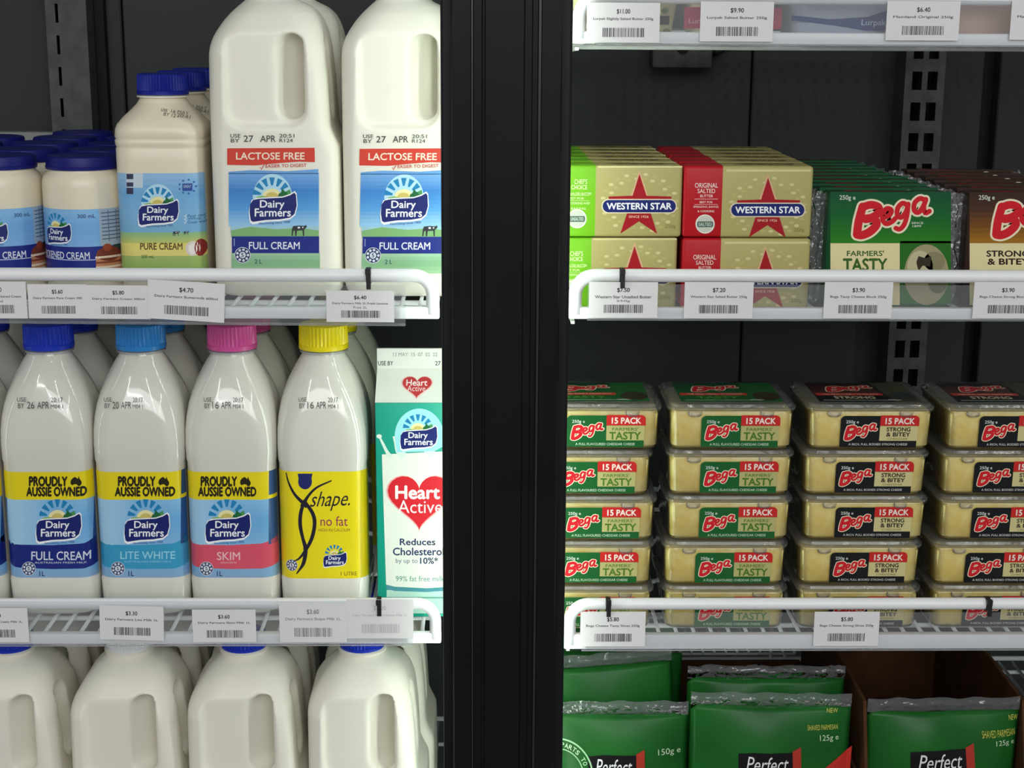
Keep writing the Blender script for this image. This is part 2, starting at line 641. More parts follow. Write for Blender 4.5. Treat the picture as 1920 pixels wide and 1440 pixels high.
# ------------------------------------------------------------------ wire shelves
def build_shelf(lab, x0, x1, floor, b0, b1, r0, r1, depth, round_left, round_right, pitch=.0158):
    t = thing('wire_shelf', lab, 'shelf', (0, 0, 0), 0, 'white wire shelves')
    R = (r1 - r0) / 2
    zc = (r0 + r1) / 2
    cr = .016
    def corner(cx, a0, a1):
        return [(cx + cr * math.cos(math.radians(a0 + (a1 - a0) * k / 8)), 0, zc - cr + cr * math.sin(math.radians(a0 + (a1 - a0) * k / 8))) for k in range(9)]
    path = [(x0 + R, 0, b0 + .004)] + corner(x0 + R + cr, 180, 90) + corner(x1 - R - cr, 90, 0) + [(x1 - R, 0, b0 + .004)]
    bm = bmesh.new()
    tube(bm, path, R, 14)
    mesh_obj('front_rail', bm_mesh('front_rail', bm, True), 'enamel', t)
    bm = bmesh.new()
    box(bm, x0, x1, -.004, .004, b0, b1, .0015)
    mesh_obj('front_bar', bm_mesh('front_bar', bm, 'auto'), 'enamel', t)
    bm = bmesh.new()
    rw = .00175
    floor -= .0006
    x = x0 + .008
    while x < x1 - .004:
        tube(bm, [(x, .0, floor - rw), (x, depth, floor - rw)], rw, 8)
        x += pitch
    for y in (.055, .17, .29, .40):
        if y < depth:
            tube(bm, [(x0 + .003, y, floor - 3 * rw - .0004), (x1 - .003, y, floor - 3 * rw - .0004)], .0024, 8)
    mesh_obj('wire_deck', bm_mesh('wire_deck', bm, True), 'enamel_wire', t)
    for xx in (x0 + .004, x1 - .004):
        bm = bmesh.new()
        pr = [(.002, floor - .008), (depth + .03, floor - .022), (depth + .03, floor - .006), (.002, floor - .0055)]
        loft(bm, [[(xx - .0015, y, z) for y, z in pr], [(xx + .0015, y, z) for y, z in pr]])
        mesh_obj('bracket', bm_mesh('bracket', bm), 'enamel_wire', t)
    bm = bmesh.new()
    tube(bm, [(x0 + .004, depth, floor + .0030), (x1 - .004, depth, floor + .0030)], .003, 8)
    mesh_obj('back_rail', bm_mesh('back_rail', bm, True), 'enamel_wire', t)
    return t

LX0, LX1, RX0, RX1 = -.726, -.0372, .0702, .736
F_LT, F_RT, F_LB, F_RB, F_RTT, F_BL, F_BR = 1.2175, 1.2120, .9265, .9187, 1.4360, .6305, .720
def add_rear_rack(t):
    bm = bmesh.new()
    x = .040
    while x < .345:
        tube(bm, [(x, .325, .7700), (x, .445, .7720)], .0014, 6)
        x += .0127
    for y in (.330, .438):
        tube(bm, [(.036, y, .7672), (.346, y, .7672)], .0018, 6)
    mesh_obj('rear_rack', bm_mesh('rear_rack', bm, True), 'enamel_wire', t)
    for x in (.05, .335):
        for y in (.333, .412):
            bm = bmesh.new()
            tube(bm, [(x, y, .7178), (x, y, .7660)], .0018, 6)
            mesh_obj('rack_leg', bm_mesh('rack_leg', bm, True), 'enamel_wire', t)

def build_shelves():
    build_shelf('white wire shelf under the lactose free milk and the cream jars', LX0, LX1, F_LT, 1.2082, 1.2182, 1.2388, 1.2500, .45, 1, 1)
    build_shelf('white wire shelf under the row of one-litre milk bottles', LX0, LX1, F_LB, .9195, .9290, .9505, .9606, .45, 1, 1)
    build_shelf('white wire shelf along the very top right with the row of tubs', RX0, RX1, F_RTT, 1.4327, 1.4425, 1.4640, 1.4750, .45, 1, 1)
    build_shelf('white wire shelf under the star-marked butter and wrapped cheese blocks', RX0, RX1, F_RT, 1.2085, 1.2184, 1.2392, 1.2504, .45, 1, 1)
    build_shelf('white wire shelf under the stacked trays of cheese slices', RX0, RX1, F_RB, .9140, .9275, .9497, .9602, .45, 1, 1)
    build_shelf('white wire shelf carrying the two-litre handled milk jugs, lowest in the milk bay', LX0, LX1, F_BL, .626, .636, .656, .667, .45, 1, 1)
    lowest = build_shelf('white wire shelf carrying the boxes of green cheese pouches', .030, RX1, F_BR, .715, .726, .745, .756, .42, 1, 1)
    add_rear_rack(lowest)

# ------------------------------------------------------------------ logos
NAVY, WHITE = '#18246e', '#fbfbff'
def dairy_logo(a, cx, cy, w, layer=2, glow=True, tagline=True):
    """blue wave badge with a sunrise above; cx, cy badge centre and w badge width in photo pixels"""
    def P(pts):
        return [(cx + x * w, cy - y * w) for x, y in pts]
    if glow:
        a.ellipse(cx - .01 * w, cy - .20 * w, .42 * w, .52 * w, '#b9e2f5', layer, 0, 180)
    for i in range(7):
        an = math.radians(14 + i * 152 / 6)
        d = math.radians(8.2)
        pts = []
        for rr, s in ((.24, .6), (.24, -.6), (.41, -1), (.41, 1)):
            pts.append((-.02 + rr * math.cos(an + d * s), .24 + rr * math.sin(an + d * s)))
        a.poly(P(pts), '#1f86bf' if i not in (0,) else '#4f9a5a', layer + 1)
    a.ellipse(cx - .02 * w, cy - .24 * w, .20 * w, .17 * w, '#f3ecb0', layer + 1, 0, 180)
    a.ellipse(cx - .02 * w, cy - .235 * w, .13 * w, .10 * w, '#d8c46a', layer + 2, 0, 180)
    a.poly(P([(-.40, .16), (-.34, .24), (-.22, .26), (-.05, .22), (.12, .25), (.30, .27), (.40, .25), (.40, .18)]), '#8fbf6a', layer + 2)
    a.poly(P([(.10, .22), (.12, .30), (.17, .33), (.20, .42), (.24, .36), (.29, .33), (.33, .27), (.34, .23)]), '#1f6b3a', layer + 3)
    a.poly(P([(-.48, .07), (-.45, .17), (-.36, .215), (0, .235), (.2, .245), (.36, .30), (.46, .36), (.50, .31), (.52, .05), (.47, -.15), (.36, -.24), (.15, -.275), (-.15, -.29), (-.42, -.345), (-.49, -.30), (-.51, -.1)]), WHITE, layer + 4)
    a.poly(P([(-.48, .08), (-.42, .17), (-.30, .195), (0, .21), (.2, .22), (.36, .27), (.45, .325), (.485, .28), (.50, .05), (.455, -.12), (.36, -.20), (.15, -.235), (-.15, -.25), (-.42, -.29), (-.465, -.26), (-.49, -.1)]), NAVY, layer + 5)
    a.text('Dairy', (cx - .27 * w, cy - .165 * w, cx + .24 * w, cy + .035 * w), WHITE, layer + 6, .018)
    a.text('Farmers', (cx - .38 * w, cy + .01 * w, cx + .375 * w, cy + .175 * w), WHITE, layer + 6, .018)
    if tagline:
        a.text('Nourishing since 1900', (cx - .30 * w, cy + .285 * w, cx + .36 * w, cy + .345 * w), '#28407c', layer + 6, 0, .2, rot=3)

def star_badge(a, cx, cy, r, layer=3):
    a.ellipse(cx, cy, r, r, '#e8ecf4', layer)
    a.ellipse(cx, cy, r * .93, r * .93, '#2a3563', layer + 1)
    for i in range(9):
        an = 2 * math.pi * i / 9
        a.ellipse(cx + r * .68 * math.cos(an), cy - r * .68 * math.sin(an), r * .17, r * .17, '#dfe4ee', layer + 2, n=10)
    a.ellipse(cx, cy, r * .40, r * .40, '#e8ecf4', layer + 2)
    a.text('5', (cx - r * .16, cy - r * .24, cx + r * .16, cy + r * .24), '#2a3563', layer + 3, .02)

def cow(a, cx, cy, w, layer=2):
    def P(pts):
        return [(cx + x * w, cy - y * w) for x, y in pts]
    a.poly(P([(-.42, .05), (-.35, .22), (.05, .25), (.38, .22), (.46, .30), (.54, .18), (.44, .06), (.36, .0), (.36, -.42), (.28, -.42), (.25, -.06), (-.10, -.08), (-.14, -.42), (-.22, -.42), (-.24, -.05), (-.34, -.12), (-.38, -.42), (-.46, -.40)]), '#33333a', layer)
    a.ellipse(cx + .02 * w, cy - .12 * w, .09 * w, .07 * w, '#e9e9e9', layer + 1, n=10)
    a.ellipse(cx + .27 * w, cy - .13 * w, .05 * w, .05 * w, '#e9e9e9', layer + 1, n=10)

BEGA = (  # letter strokes in a unit box, x right, y down, with stroke widths
    ([(.065, .89), (.085, .60), (.135, .26)], .105),
    ([(.135, .27), (.24, .215), (.335, .27), (.33, .40), (.25, .50), (.15, .53)], .098),
    ([(.17, .54), (.275, .53), (.31, .66), (.23, .82), (.13, .90), (.065, .89)], .104),
    ([(.39, .51), (.47, .45), (.495, .34), (.44, .30), (.39, .40), (.385, .55), (.43, .645), (.50, .60), (.545, .52)], .062),
    ([(.695, .23), (.635, .18), (.575, .29), (.57, .45), (.62, .50), (.675, .38), (.705, .22)], .062),
    ([(.705, .20), (.69, .45), (.655, .66), (.60, .765), (.55, .745)], .060),
    ([(.91, .105), (.85, .075), (.785, .18), (.78, .34), (.83, .39), (.885, .28), (.925, .11)], .062),
    ([(.925, .09), (.90, .27), (.92, .40), (.97, .36)], .060),
)
def bega_logo(a, x0, y0, x1, y1, layer=3, trim='#f6e9c8'):
    """chunky red script climbing to the right with a cream edge; box in photo pixels"""
    w, h = x1 - x0, y1 - y0
    n = 0
    for extra, col, lay in ((.050, trim, layer), (0, '#d8202c', layer + 1)):
        for pts, sw in BEGA:
            P = [(x0 + x * w, y0 + y * h) for x, y in pts]
            d = (sw + extra) * w
            a.stroke(P, d, col, lay + n * .04, 4)
            for e in (P[0], P[-1]):
                a.ellipse(e[0], e[1], d / 2, d / 2, col, lay + n * .04 + .02, n=12)
            n += 1
        n = 0

def barcode(a, x0, y0, x1, y1, layer=1, seed=1, col='#222024'):
    r = random.Random(seed)
    x = x0
    while x < x1:
        w = r.choice((.25, .4, .55, .8)) * (x1 - x0) / 34
        a.rect(x, y0, min(x + w, x1), y1, col, layer)
        x += w + r.choice((.3, .5, .7)) * (x1 - x0) / 34

# ------------------------------------------------------------------ price tags, strips and ties
def tag_from_photo(x0, y0, x1, y1, price, line1, line2, lab, where, rot=0.0, seed=1, textc='#2c2a2e', Y=-.0072):
    """flat card at its real place; extents read at the strip's depth"""
    p, q = at((x0 + x1) / 2, y0, Y), at((x0 + x1) / 2, y1, Y)
    l, r = at(x0, (y0 + y1) / 2, Y), at(x1, (y0 + y1) / 2, Y)
    w, h = r[0] - l[0], p[2] - q[2]
    c = ((l[0] + r[0]) / 2, Y, (p[2] + q[2]) / 2)
    t = thing('price_tag', lab, 'price tag', c, 0, where)
    t.rotation_euler = (0, math.radians(rot), 0)
    bm = bmesh.new()
    box(bm, -w / 2, w / 2, -.00015, .00015, -h / 2, h / 2)
    mesh_obj('card', bm_mesh('card', bm), 'card', t)
    W_, H_ = w * 1000, h * 1000
    a = Art(mm_tf)
    two = bool(line2)
    a.text(price, (-W_ * .09, -H_ * .34, W_ * .09, -H_ * .21), textc, 1, .02)
    a.text(line1, (-W_ * .41, -H_ * .13, W_ * .41, -H_ * .05), textc, 1, .012)
    if two:
        a.text(line2, (-W_ * .10, -H_ * .005, W_ * .10, H_ * .065), textc, 1, .0)
    barcode(a, -W_ * .28, H_ * .13, W_ * .29, H_ * .36, 1, seed, textc)
    a.build('print', flat_front(-.00015), 'ink', t, lift=.00003, base=.00003)
    return t

def strip(lab, x0, x1, z0, z1, Y=-.0063, tilt=0.0):
    w, h = x1 - x0, z1 - z0
    t = thing('ticket_strip', lab, 'ticket strip', ((x0 + x1) / 2, Y, (z0 + z1) / 2), 0, 'clear ticket strips on the shelf fronts')
    t.rotation_euler = (0, math.radians(tilt), 0)
    bm = bmesh.new()
    box(bm, -w / 2, w / 2, -.0003, .0003, -h / 2, h / 2)
    mesh_obj('clear_front', bm_mesh('clear_front', bm), 'clear_strip', t)
    bm = bmesh.new()
    box(bm, -w / 2, w / 2, -.0008, .0016, -h / 2 - .0002, -h / 2 + .0014, .0004, 1)
    mesh_obj('folded_edge', bm_mesh('folded_edge', bm), 'clear_strip', t)
    return t

def cable_tie(lab, px, py, zr, Rr, tail=.012):
    x = at(px, py, -.008)[0]
    t = thing('cable_tie', lab, 'cable tie', (x, 0, zr), 0, 'black ties around the shelf rails')
    ro = Rr + .0012
    bm = bmesh.new()
    n = 24
    rings = [[], [], [], []]
    for k in range(n):
        c, s = math.cos(2 * math.pi * k / n), math.sin(2 * math.pi * k / n)
        for i, (rr, xx) in enumerate(((Rr + .0001, -.002), (ro, -.002), (ro, .002), (Rr + .0001, .002))):
            rings[i].append(bm.verts.new((xx, rr * c, rr * s)))
    for i in range(4):
        for k in range(n):
            bm.faces.new((rings[i][k], rings[i][(k + 1) % n], rings[(i + 1) % 4][(k + 1) % n], rings[(i + 1) % 4][k]))
    mesh_obj('loop', bm_mesh('loop', bm, 'auto'), 'black_plastic', t)
    bm = bmesh.new()
    box(bm, -.0024, .0024, -ro - .0030, -ro + .0005, Rr - .004, Rr + .0012, .0005, 1)
    box(bm, -.0015, .0022, -ro - .0022, -ro - .0008, -Rr - tail * .3, Rr - .003, 0)
    mesh_obj('tail', bm_mesh('tail', bm), 'black_plastic', t)
# ------------------------------------------------------------------ two-litre handled jug
def jug_body_mesh(low=False):
    """square blow-moulded jug with a corner handle; origin at the base centre"""
    bm = bmesh.new()
    rings = []
    #      z      xl     xr     depth  r
    prof = [(.000, -.046, .046, .046, .012), (.004, -.0515, .0515, .0515, .013), (.010, -.0535, .0535, .0535, .013), (.120, -.0535, .0535, .0535, .013),
            (.133, -.0535, .0530, .0535, .013), (.142, -.0535, .0485, .0535, .013), (.150, -.0535, .0455, .0535, .014), (.190, -.0535, .0437, .0535, .016),
            (.210, -.0535, .0420, .0535, .018), (.2170, -.0530, .0416, .0522, .020), (.2245, -.0510, .0407, .0500, .022), (.2315, -.0475, .0394, .0468, .023),
            (.2390, -.0430, .0372, .0425, .024), (.2460, -.0376, .0338, .0372, .024), (.2520, -.0318, .0280, .0305, .023), (.2570, -.0266, .0180, .0230, .0205), (.2600, -.0250, .0132, .0196, .019), (.2690, -.0247, .0127, .0187, .0187)]
    if low:
        prof = [(z if z < .2 else z - .0045 * min(1, (z - .2) / .03), a_, b_, d_, r_) for z, a_, b_, d_, r_ in prof]
    for z, xl, xr, d, r in prof:
        rings.append(rr_ring((xr - xl) / 2, d, r, z, (xr + xl) / 2, 0, 7, 5))
    loft(bm, rings)
    body = bm_mesh('jug_blank', bm)
    ob = mesh_obj('jug_blank', body, None)
    # tunnel behind the corner handle
    bm = bmesh.new()
    ring = []
    w, z0, z1 = .0092, .158, .2265
    n = 8
    for k in range(n + 1):
        a = math.pi * k / n
        ring.append((w * math.cos(a), z1 - w + w * 1.25 * math.sin(a)))
    for k in range(n + 1):
        a = math.pi + math.pi * k / n
        ring.append((w * math.cos(a), z0 + w + w * 1.25 * math.sin(a)))
    d = Vector((.64, .77, 0)).normalized()
    s = Vector((.77, -.64, 0)).normalized()
    c0 = Vector((.0085, -.0535, 0)) - d * .012
    c1 = Vector((.0085, -.0535, 0)) + d * .095
    loft(bm, [[tuple(c + s * p[0] + Vector((0, 0, p[1]))) for p in ring] for c in (c0, c1)])
    cut1 = mesh_obj('jug_cut', bm_mesh('jug_cut', bm), None)
    # shallow thumb panel on the front
    bm = bmesh.new()
    loft(bm, [[(x - .006, y, z) for x, z, y in [(q[0], q[1] + .198, yy) for q in [(p[0], p[1]) for p in rr_ring(sx, sz, rr, 0)]]] for sx, sz, rr, yy in ((.0345, .050, .016, -.0560), (.0315, .047, .014, -.0478))])
    cut2 = mesh_obj('jug_cut', bm_mesh('jug_cut', bm), None)
    for c in (cut2, cut1):
        m = ob.modifiers.new('b', 'BOOLEAN')
        m.operation = 'DIFFERENCE'
        m.object = c
        m.solver = 'EXACT'
    m = ob.modifiers.new('r', 'REMESH')
    m.mode = 'VOXEL'
    m.voxel_size = .0016
    m = ob.modifiers.new('s', 'SMOOTH')
    m.factor = .5
    m.iterations = 9
    dg = bpy.context.evaluated_depsgraph_get()
    me = bpy.data.meshes.new_from_object(ob.evaluated_get(dg))
    me.name = 'jug_body'
    for o in (ob, cut1, cut2):
        bpy.data.objects.remove(o)
    me.materials.clear()
    for p in me.polygons:
        p.use_smooth = True
    return me

def ridged_cap(r, h, ridges=40, dome=.0012):
    bm = bmesh.new()
    n = ridges * 2
    def ring(rr, z, amp):
        return [((rr - (amp if k % 2 else 0)) * math.cos(2 * math.pi * k / n), (rr - (amp if k % 2 else 0)) * math.sin(2 * math.pi * k / n), z) for k in range(n)]
    loft(bm, [ring(r * 1.01, 0, 0), ring(r * 1.01, h * .16, 0), ring(r, h * .20, .0011), ring(r * .985, h - .0018, .0011), ring(r * .965, h - .0006, 0), ring(r * .90, h, 0), ring(r * .4, h - .0002, 0)])
    return bm_mesh('screw_cap', bm, 'auto')

def smooth_lathe(prof, n=48, name='turned'):
    bm = bmesh.new()
    loft(bm, [circle_ring(r, z, n) for r, z in prof])
    return bm_mesh(name, bm, 'auto')

JUG = {}
def make_jug(lab, loc, cap='cap_blue', printed=False, group=None, sx=1.0, sz=1.0):
    if not JUG:
        JUG['body'] = jug_body_mesh()
        JUG['low'] = jug_body_mesh(True)
        JUG['cap'] = ridged_cap(.0205, .0135)
        JUG['neck'] = smooth_lathe([(.0185, .0), (.0222, .0008), (.0226, .003), (.0205, .0045), (.0185, .005)], 40, 'neck_ring')
    t = thing('milk_jug', lab, 'milk jug', loc, 0, group)
    t.scale = (sx, sx, sz)
    dz = 0 if printed else -.0050
    mesh_obj('jug_body', JUG['body' if printed else 'low'], 'milk_plastic', t)
    mesh_obj('neck_ring', JUG['neck'], 'milk_plastic', t, (-.006, 0, .2585 + dz))
    cap_o = bpy.data.objects.new('screw_cap', JUG['cap'].copy() if cap != 'cap_blue' else JUG['cap'])
    COL.objects.link(cap_o)
    cap_o.data.materials.clear()
    cap_o.data.materials.append(MATS[cap])
    cap_o.parent = t
    cap_o.location = (-.006, 0, .2628 + dz)
    if printed:
        a = Art(photo_tf(loc[0], loc[2], loc[1] - .0535 * sx, None, sx, sz))
        a.poly([(426, 278), (590, 277), (590.5, 304), (560, 303), (520, 306), (480, 310), (426, 309)], '#d8402f', 1)
        a.text('LACTOSE FREE', (443, 286, 571, 299), '#fbe6cf', 2, .02)
        a.stroke([(488, 313), (490, 318), (495, 309)], 1.6, '#c23a2c', 1, 0)
        a.text('EASIER TO DIGEST', (498, 307.5, 575, 313.5), '#c85a4a', 1, .02, rot=1.5)
        a.grad(429, 325, 598, 424, ['#79aee6', '#3d86d2', '#57a2e2', '#9fd0f2'], 1, 14)
        a.poly([(429, 322), (470, 319), (540, 321), (597, 317), (597, 326), (429, 326)], '#6ba4e0', 1)
        a.poly([(432, 424), (598, 424), (598, 445), (434, 445)], '#a5cfe0', 1)
        a.poly([(433, 432), (470, 425), (520, 430), (560, 427), (598, 432), (598, 445), (434, 445)], '#86b878', 2)
        a.grad(434, 474, 600, 512, ['#a9cfae', '#86b98a', '#a8cfa0'], 1, 6)
        a.rect(435, 443, 598.5, 474.5, '#1b2a86', 3)
        a.text('FULL CREAM', (467, 453.5, 562, 467), '#eef0fa', 4, .012)
        a.rect(439, 447, 440, 461, '#c9d2ee', 4)
        star_badge(a, 455, 478, 15, 5)
        a.text('2 L', (478, 486, 491, 494), '#33406a', 4, .01)
        cow(a, 560, 430, 29, 4)
        dairy_logo(a, 512, 390, 89, 3)
        for s, b in (('USE', (432, 251, 451, 258)), ('BY', (433, 260, 449, 267)), ('27', (457, 254, 475, 266)), ('APR', (488, 254, 517, 266)), ('20:51', (524, 251, 552, 258)), ('R124', (524, 260, 549, 266.5))):
            a.text(s, b, '#4a4a48', 1, .008)
        a.build('printed_label', flat_front(-.0535), 'ink', t, lift=.00007, base=.00032)
    return t

# ------------------------------------------------------------------ one-litre bottle
BOT = {}
BA, BR = .0392, .0145
def make_bottle(lab, loc, cap, draw, group, sx=1.0, sz=1.0):
    if not BOT:
        prof = [(.000, .030, .016), (.003, .0355, .016), (.009, .0386, BR), (.036, .0392, BR), (.0385, .0386, BR), (.041, .0386, BR), (.148, .0386, BR), (.1505, .0392, BR), (.165, .0395, .0155), (.178, .0394, .0175), (.190, .0386, .0205),
                (.201, .0370, .0235), (.211, .0345, .0255), (.221, .0310, .0265), (.230, .0268, .0250), (.238, .0225, .0220), (.2435, .0192, .0192), (.247, .0183, .0183), (.262, .0180, .0180)]
        bm = bmesh.new()
        loft(bm, [rr_ring(a, a, r, z, 0, 0, 9, 5) for z, a, r in prof])
        BOT['body'] = bm_mesh('bottle_body', bm, True)
        BOT['cap'] = ridged_cap(.0214, .0225, 40)
        BOT['ring'] = smooth_lathe([(.0185, 0), (.0208, .0006), (.0210, .0022), (.0186, .0030)], 40, 'neck_ring')
    t = thing('milk_bottle', lab, 'milk bottle', loc, 0, group)
    t.scale = (sx, sx, sz)
    mesh_obj('bottle_body', BOT['body'], 'milk_pet', t)
    mesh_obj('neck_ring', BOT['ring'], 'neck_plastic', t, (0, 0, .2455))
    me = BOT['cap'].copy()
    mesh_obj('screw_cap', me, cap, t, (0, 0, .2492))
    if draw:
        s, arc = rr_surf(.0386, .0386, BR)
        a = Art(photo_tf(loc[0], loc[2], loc[1] - .0386 * sx, arc, sx, sz))
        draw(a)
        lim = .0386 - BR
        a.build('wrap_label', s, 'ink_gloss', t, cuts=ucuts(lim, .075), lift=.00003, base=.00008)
    return t

def aussie(a, cx, cy):
    pts = [(-10, 2), (-9, -4), (-5, -8), (-1, -10), (2, -7), (4, -6), (5, -11), (7, -5), (10, 0), (10, 4), (7, 8), (4, 7), (1, 4), (-3, 4), (-7, 6)]
    a.poly([(cx + x, cy + y) for x, y in pts], '#2a2410', 3)

def fresh_label(c0, navy, flav, txt, txtcol, lx, px, dx=0):
    """wrap label of the blue bottles; c0 = centre pixel of the flat front"""
    def draw(a):
        wl, wr = c0 - 150, c0 + 150
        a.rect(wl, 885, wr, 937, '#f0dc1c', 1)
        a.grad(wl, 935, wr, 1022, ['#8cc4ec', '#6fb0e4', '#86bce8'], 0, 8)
        for k, (x0, x1, c) in enumerate(((c0 + 72, c0 + 150, '#27558f'), (c0 - 150, c0 - 88, '#3c78b8'))):  # right-hand blue is darkened: shade on the label's turned side
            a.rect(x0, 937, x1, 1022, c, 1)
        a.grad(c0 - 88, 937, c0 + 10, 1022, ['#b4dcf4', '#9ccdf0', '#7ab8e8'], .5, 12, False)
        a.rect(c0 + 72, 885, c0 + 150, 930, '#24508a', 2)  # blue label side beside the yellow band, its shade painted in
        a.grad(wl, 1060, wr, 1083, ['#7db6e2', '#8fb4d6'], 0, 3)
        a.poly([(wl, 1015), (c0 - 70, 1021), (c0, 1022), (c0 + 60, 1019), (c0 + 90, 1008), (wr, 1000), (wr, 1052), (c0 + 90, 1060), (c0 + 60, 1066), (c0, 1067), (c0 - 70, 1064), (wl, 1058)], navy, 1)
        a.text('PROUDLY', (px[0], 894, px[1], 911), '#2a2410', 3, .06)
        aussie(a, px[1] + 16, 904)
        a.text('AUSSIE OWNED', (px[2], 913.5, px[3], 930), '#2a2410', 3, .055)
        dairy_logo(a, lx, 991, 85, 2, glow=False)
        a.text(flav, txt, txtcol, 4, .012)
        a.text('AUSTRALIAN FRESH MILK', (txt[0] + 6, txt[3] + 3, txt[2] - 6, txt[3] + 6.5), txtcol, 4)
        star_badge(a, c0 - 44, 1066, 13, 5)
        a.text('1L', (c0 - 24, 1071, c0 - 14, 1080), '#20305f', 4, .01)
    return draw

def shape_label(a):
    Y, N = '#f4e01a', '#221f2e'
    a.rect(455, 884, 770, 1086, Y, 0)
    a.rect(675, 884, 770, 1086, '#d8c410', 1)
    a.ellipse(572, 903, 13, 14.5, '#232a6a', 2)
    a.poly([(558, 888), (586, 888), (583, 903), (561, 903)], '#232a6a', 2.5)
    a.stroke([(536, 887), (541, 905), (552, 926), (566, 941), (576, 950)], [2, 4, 6, 8], N, 2.2)
    a.stroke([(566, 950), (578, 930), (594, 914), (622, 901)], [8, 5, 4, 2.5], N, 2.8)
    a.stroke([(571, 938), (564, 962), (563, 985), (568, 1010), (573, 1030), (569, 1056), (556, 1076)], [6, 7, 7, 6, 8, 7, 2], N, 3.2)
    a.stroke([(571, 940), (586, 962), (590, 982), (585, 1008), (574, 1030), (562, 1046), (552, 1052)], [6, 7, 7, 7, 6, 4, 2], N, 3.6)
    a.text('shape.', (581, 921, 656, 958), '#221f2e', 3, -.005, .45, rot=2)
    a.text('no fat', (601, 968, 652, 986), '#9c2a5c', 3, .0)
    a.text("HIGH IN CALCIUM", (597, 991, 656, 996.5), '#8a5a2a', 3, .0)
    dairy_logo(a, 628, 1050, 44, 2, glow=False, tagline=False)
    a.text('1 LITRE', (639, 1072, 669, 1079), '#5a5220', 2, .0)
    star_badge(a, 547, 1060, 11, 3)

# ------------------------------------------------------------------ cream jar and cream bottle
def make_jar(lab, loc, rotz, group, sx=1.0, sz=1.0):
    t = thing('cream_jar', lab, 'cream jar', loc, rotz, group)
    t.scale = (sx, sx, sz)
    R = .0344
    mesh_obj('jar_body', smooth_lathe([(.028, 0), (.0325, .0015), (.0344, .006), (.0344, .098), (.0340, .103), (.0325, .1075), (.0300, .110), (.0292, .1115), (.0292, .1175)], 64, 'jar_body'), 'cream_plastic', t)
    bm = bmesh.new()
    n = 96
    def ring(rr, z, amp=0):
        return [((rr - (amp if k % 2 else 0)) * math.cos(2 * math.pi * k / n), (rr - (amp if k % 2 else 0)) * math.sin(2 * math.pi * k / n), z) for k in range(n)]
    loft(bm, [ring(.0306, .0), ring(.0308, .0025), ring(.0303, .0030, .0004), ring(.0300, .0095, .0004), ring(.0292, .0112), ring(.0275, .0118), ring(.0255, .0112), ring(.01, .0112)])
    mesh_obj('screw_lid', bm_mesh('screw_lid', bm, 'auto'), 'cap_jar', t, (0, 0, .113))
    s, arc = rr_surf(R, R, R)
    k = .0344 / 76
    zr = (at(160, 393, loc[1] - R * sx)[2] - loc[2]) / sz
    zb = (at(160, 496, loc[1] - R * sx)[2] - loc[2]) / sz
    tf = lambda x, y: (x * k, zr + (zb - zr) * (y - 393) / 103)
    a = Art(tf)
    a.grad(-119, 393, 119, 466, ['#8cc0ec', '#74aee6', '#86b8ea'], 0, 6)
    a.rect(-119, 463, 119, 509, '#1d2b86', 1)
    a.rect(-119, 487, 60, 488.5, '#c9d4f0', 2)
    a.rect(43, 393, 119, 463, '#a9bccd', 1)
    for i in range(8):
        a.rect(47, 400 + i * 7, 112, 402 + i * 7, '#5a6d86', 2)
    for x in (60, 78, 96):
        a.rect(x, 396, x + 1.5, 455, '#5a6d86', 2)
    a.text('300 mL', (4, 402, 36, 409), '#2c4476', 2, .01)
    a.text('THICKENED CREAM', (-100, 473, 22, 486), '#e6e9f6', 3, .012)
    dairy_logo(a, -40, 441, 62, 2, glow=False, tagline=True)
    # slice of layered cake
    a.rect(70, 462, 119, 509, '#1f4a44', 2)
    a.ellipse(60, 478, 26, 14, '#7a3a2c', 3)
    a.poly([(34, 478), (86, 478), (88, 509), (32, 509)], '#c98a62', 3)
    a.rect(32, 482, 87, 486, '#f0dcc4', 4)
    a.rect(32, 492, 87, 496, '#8a4a34', 4)
    a.rect(32, 501, 87, 505, '#f0dcc4', 4)
    a.ellipse(56, 466, 9, 7, '#a34a34', 4)
    a.build('wrap_label', s, 'ink', t, cuts=ucuts(0, .055, .003), lift=.00003, base=.0001)
    return t

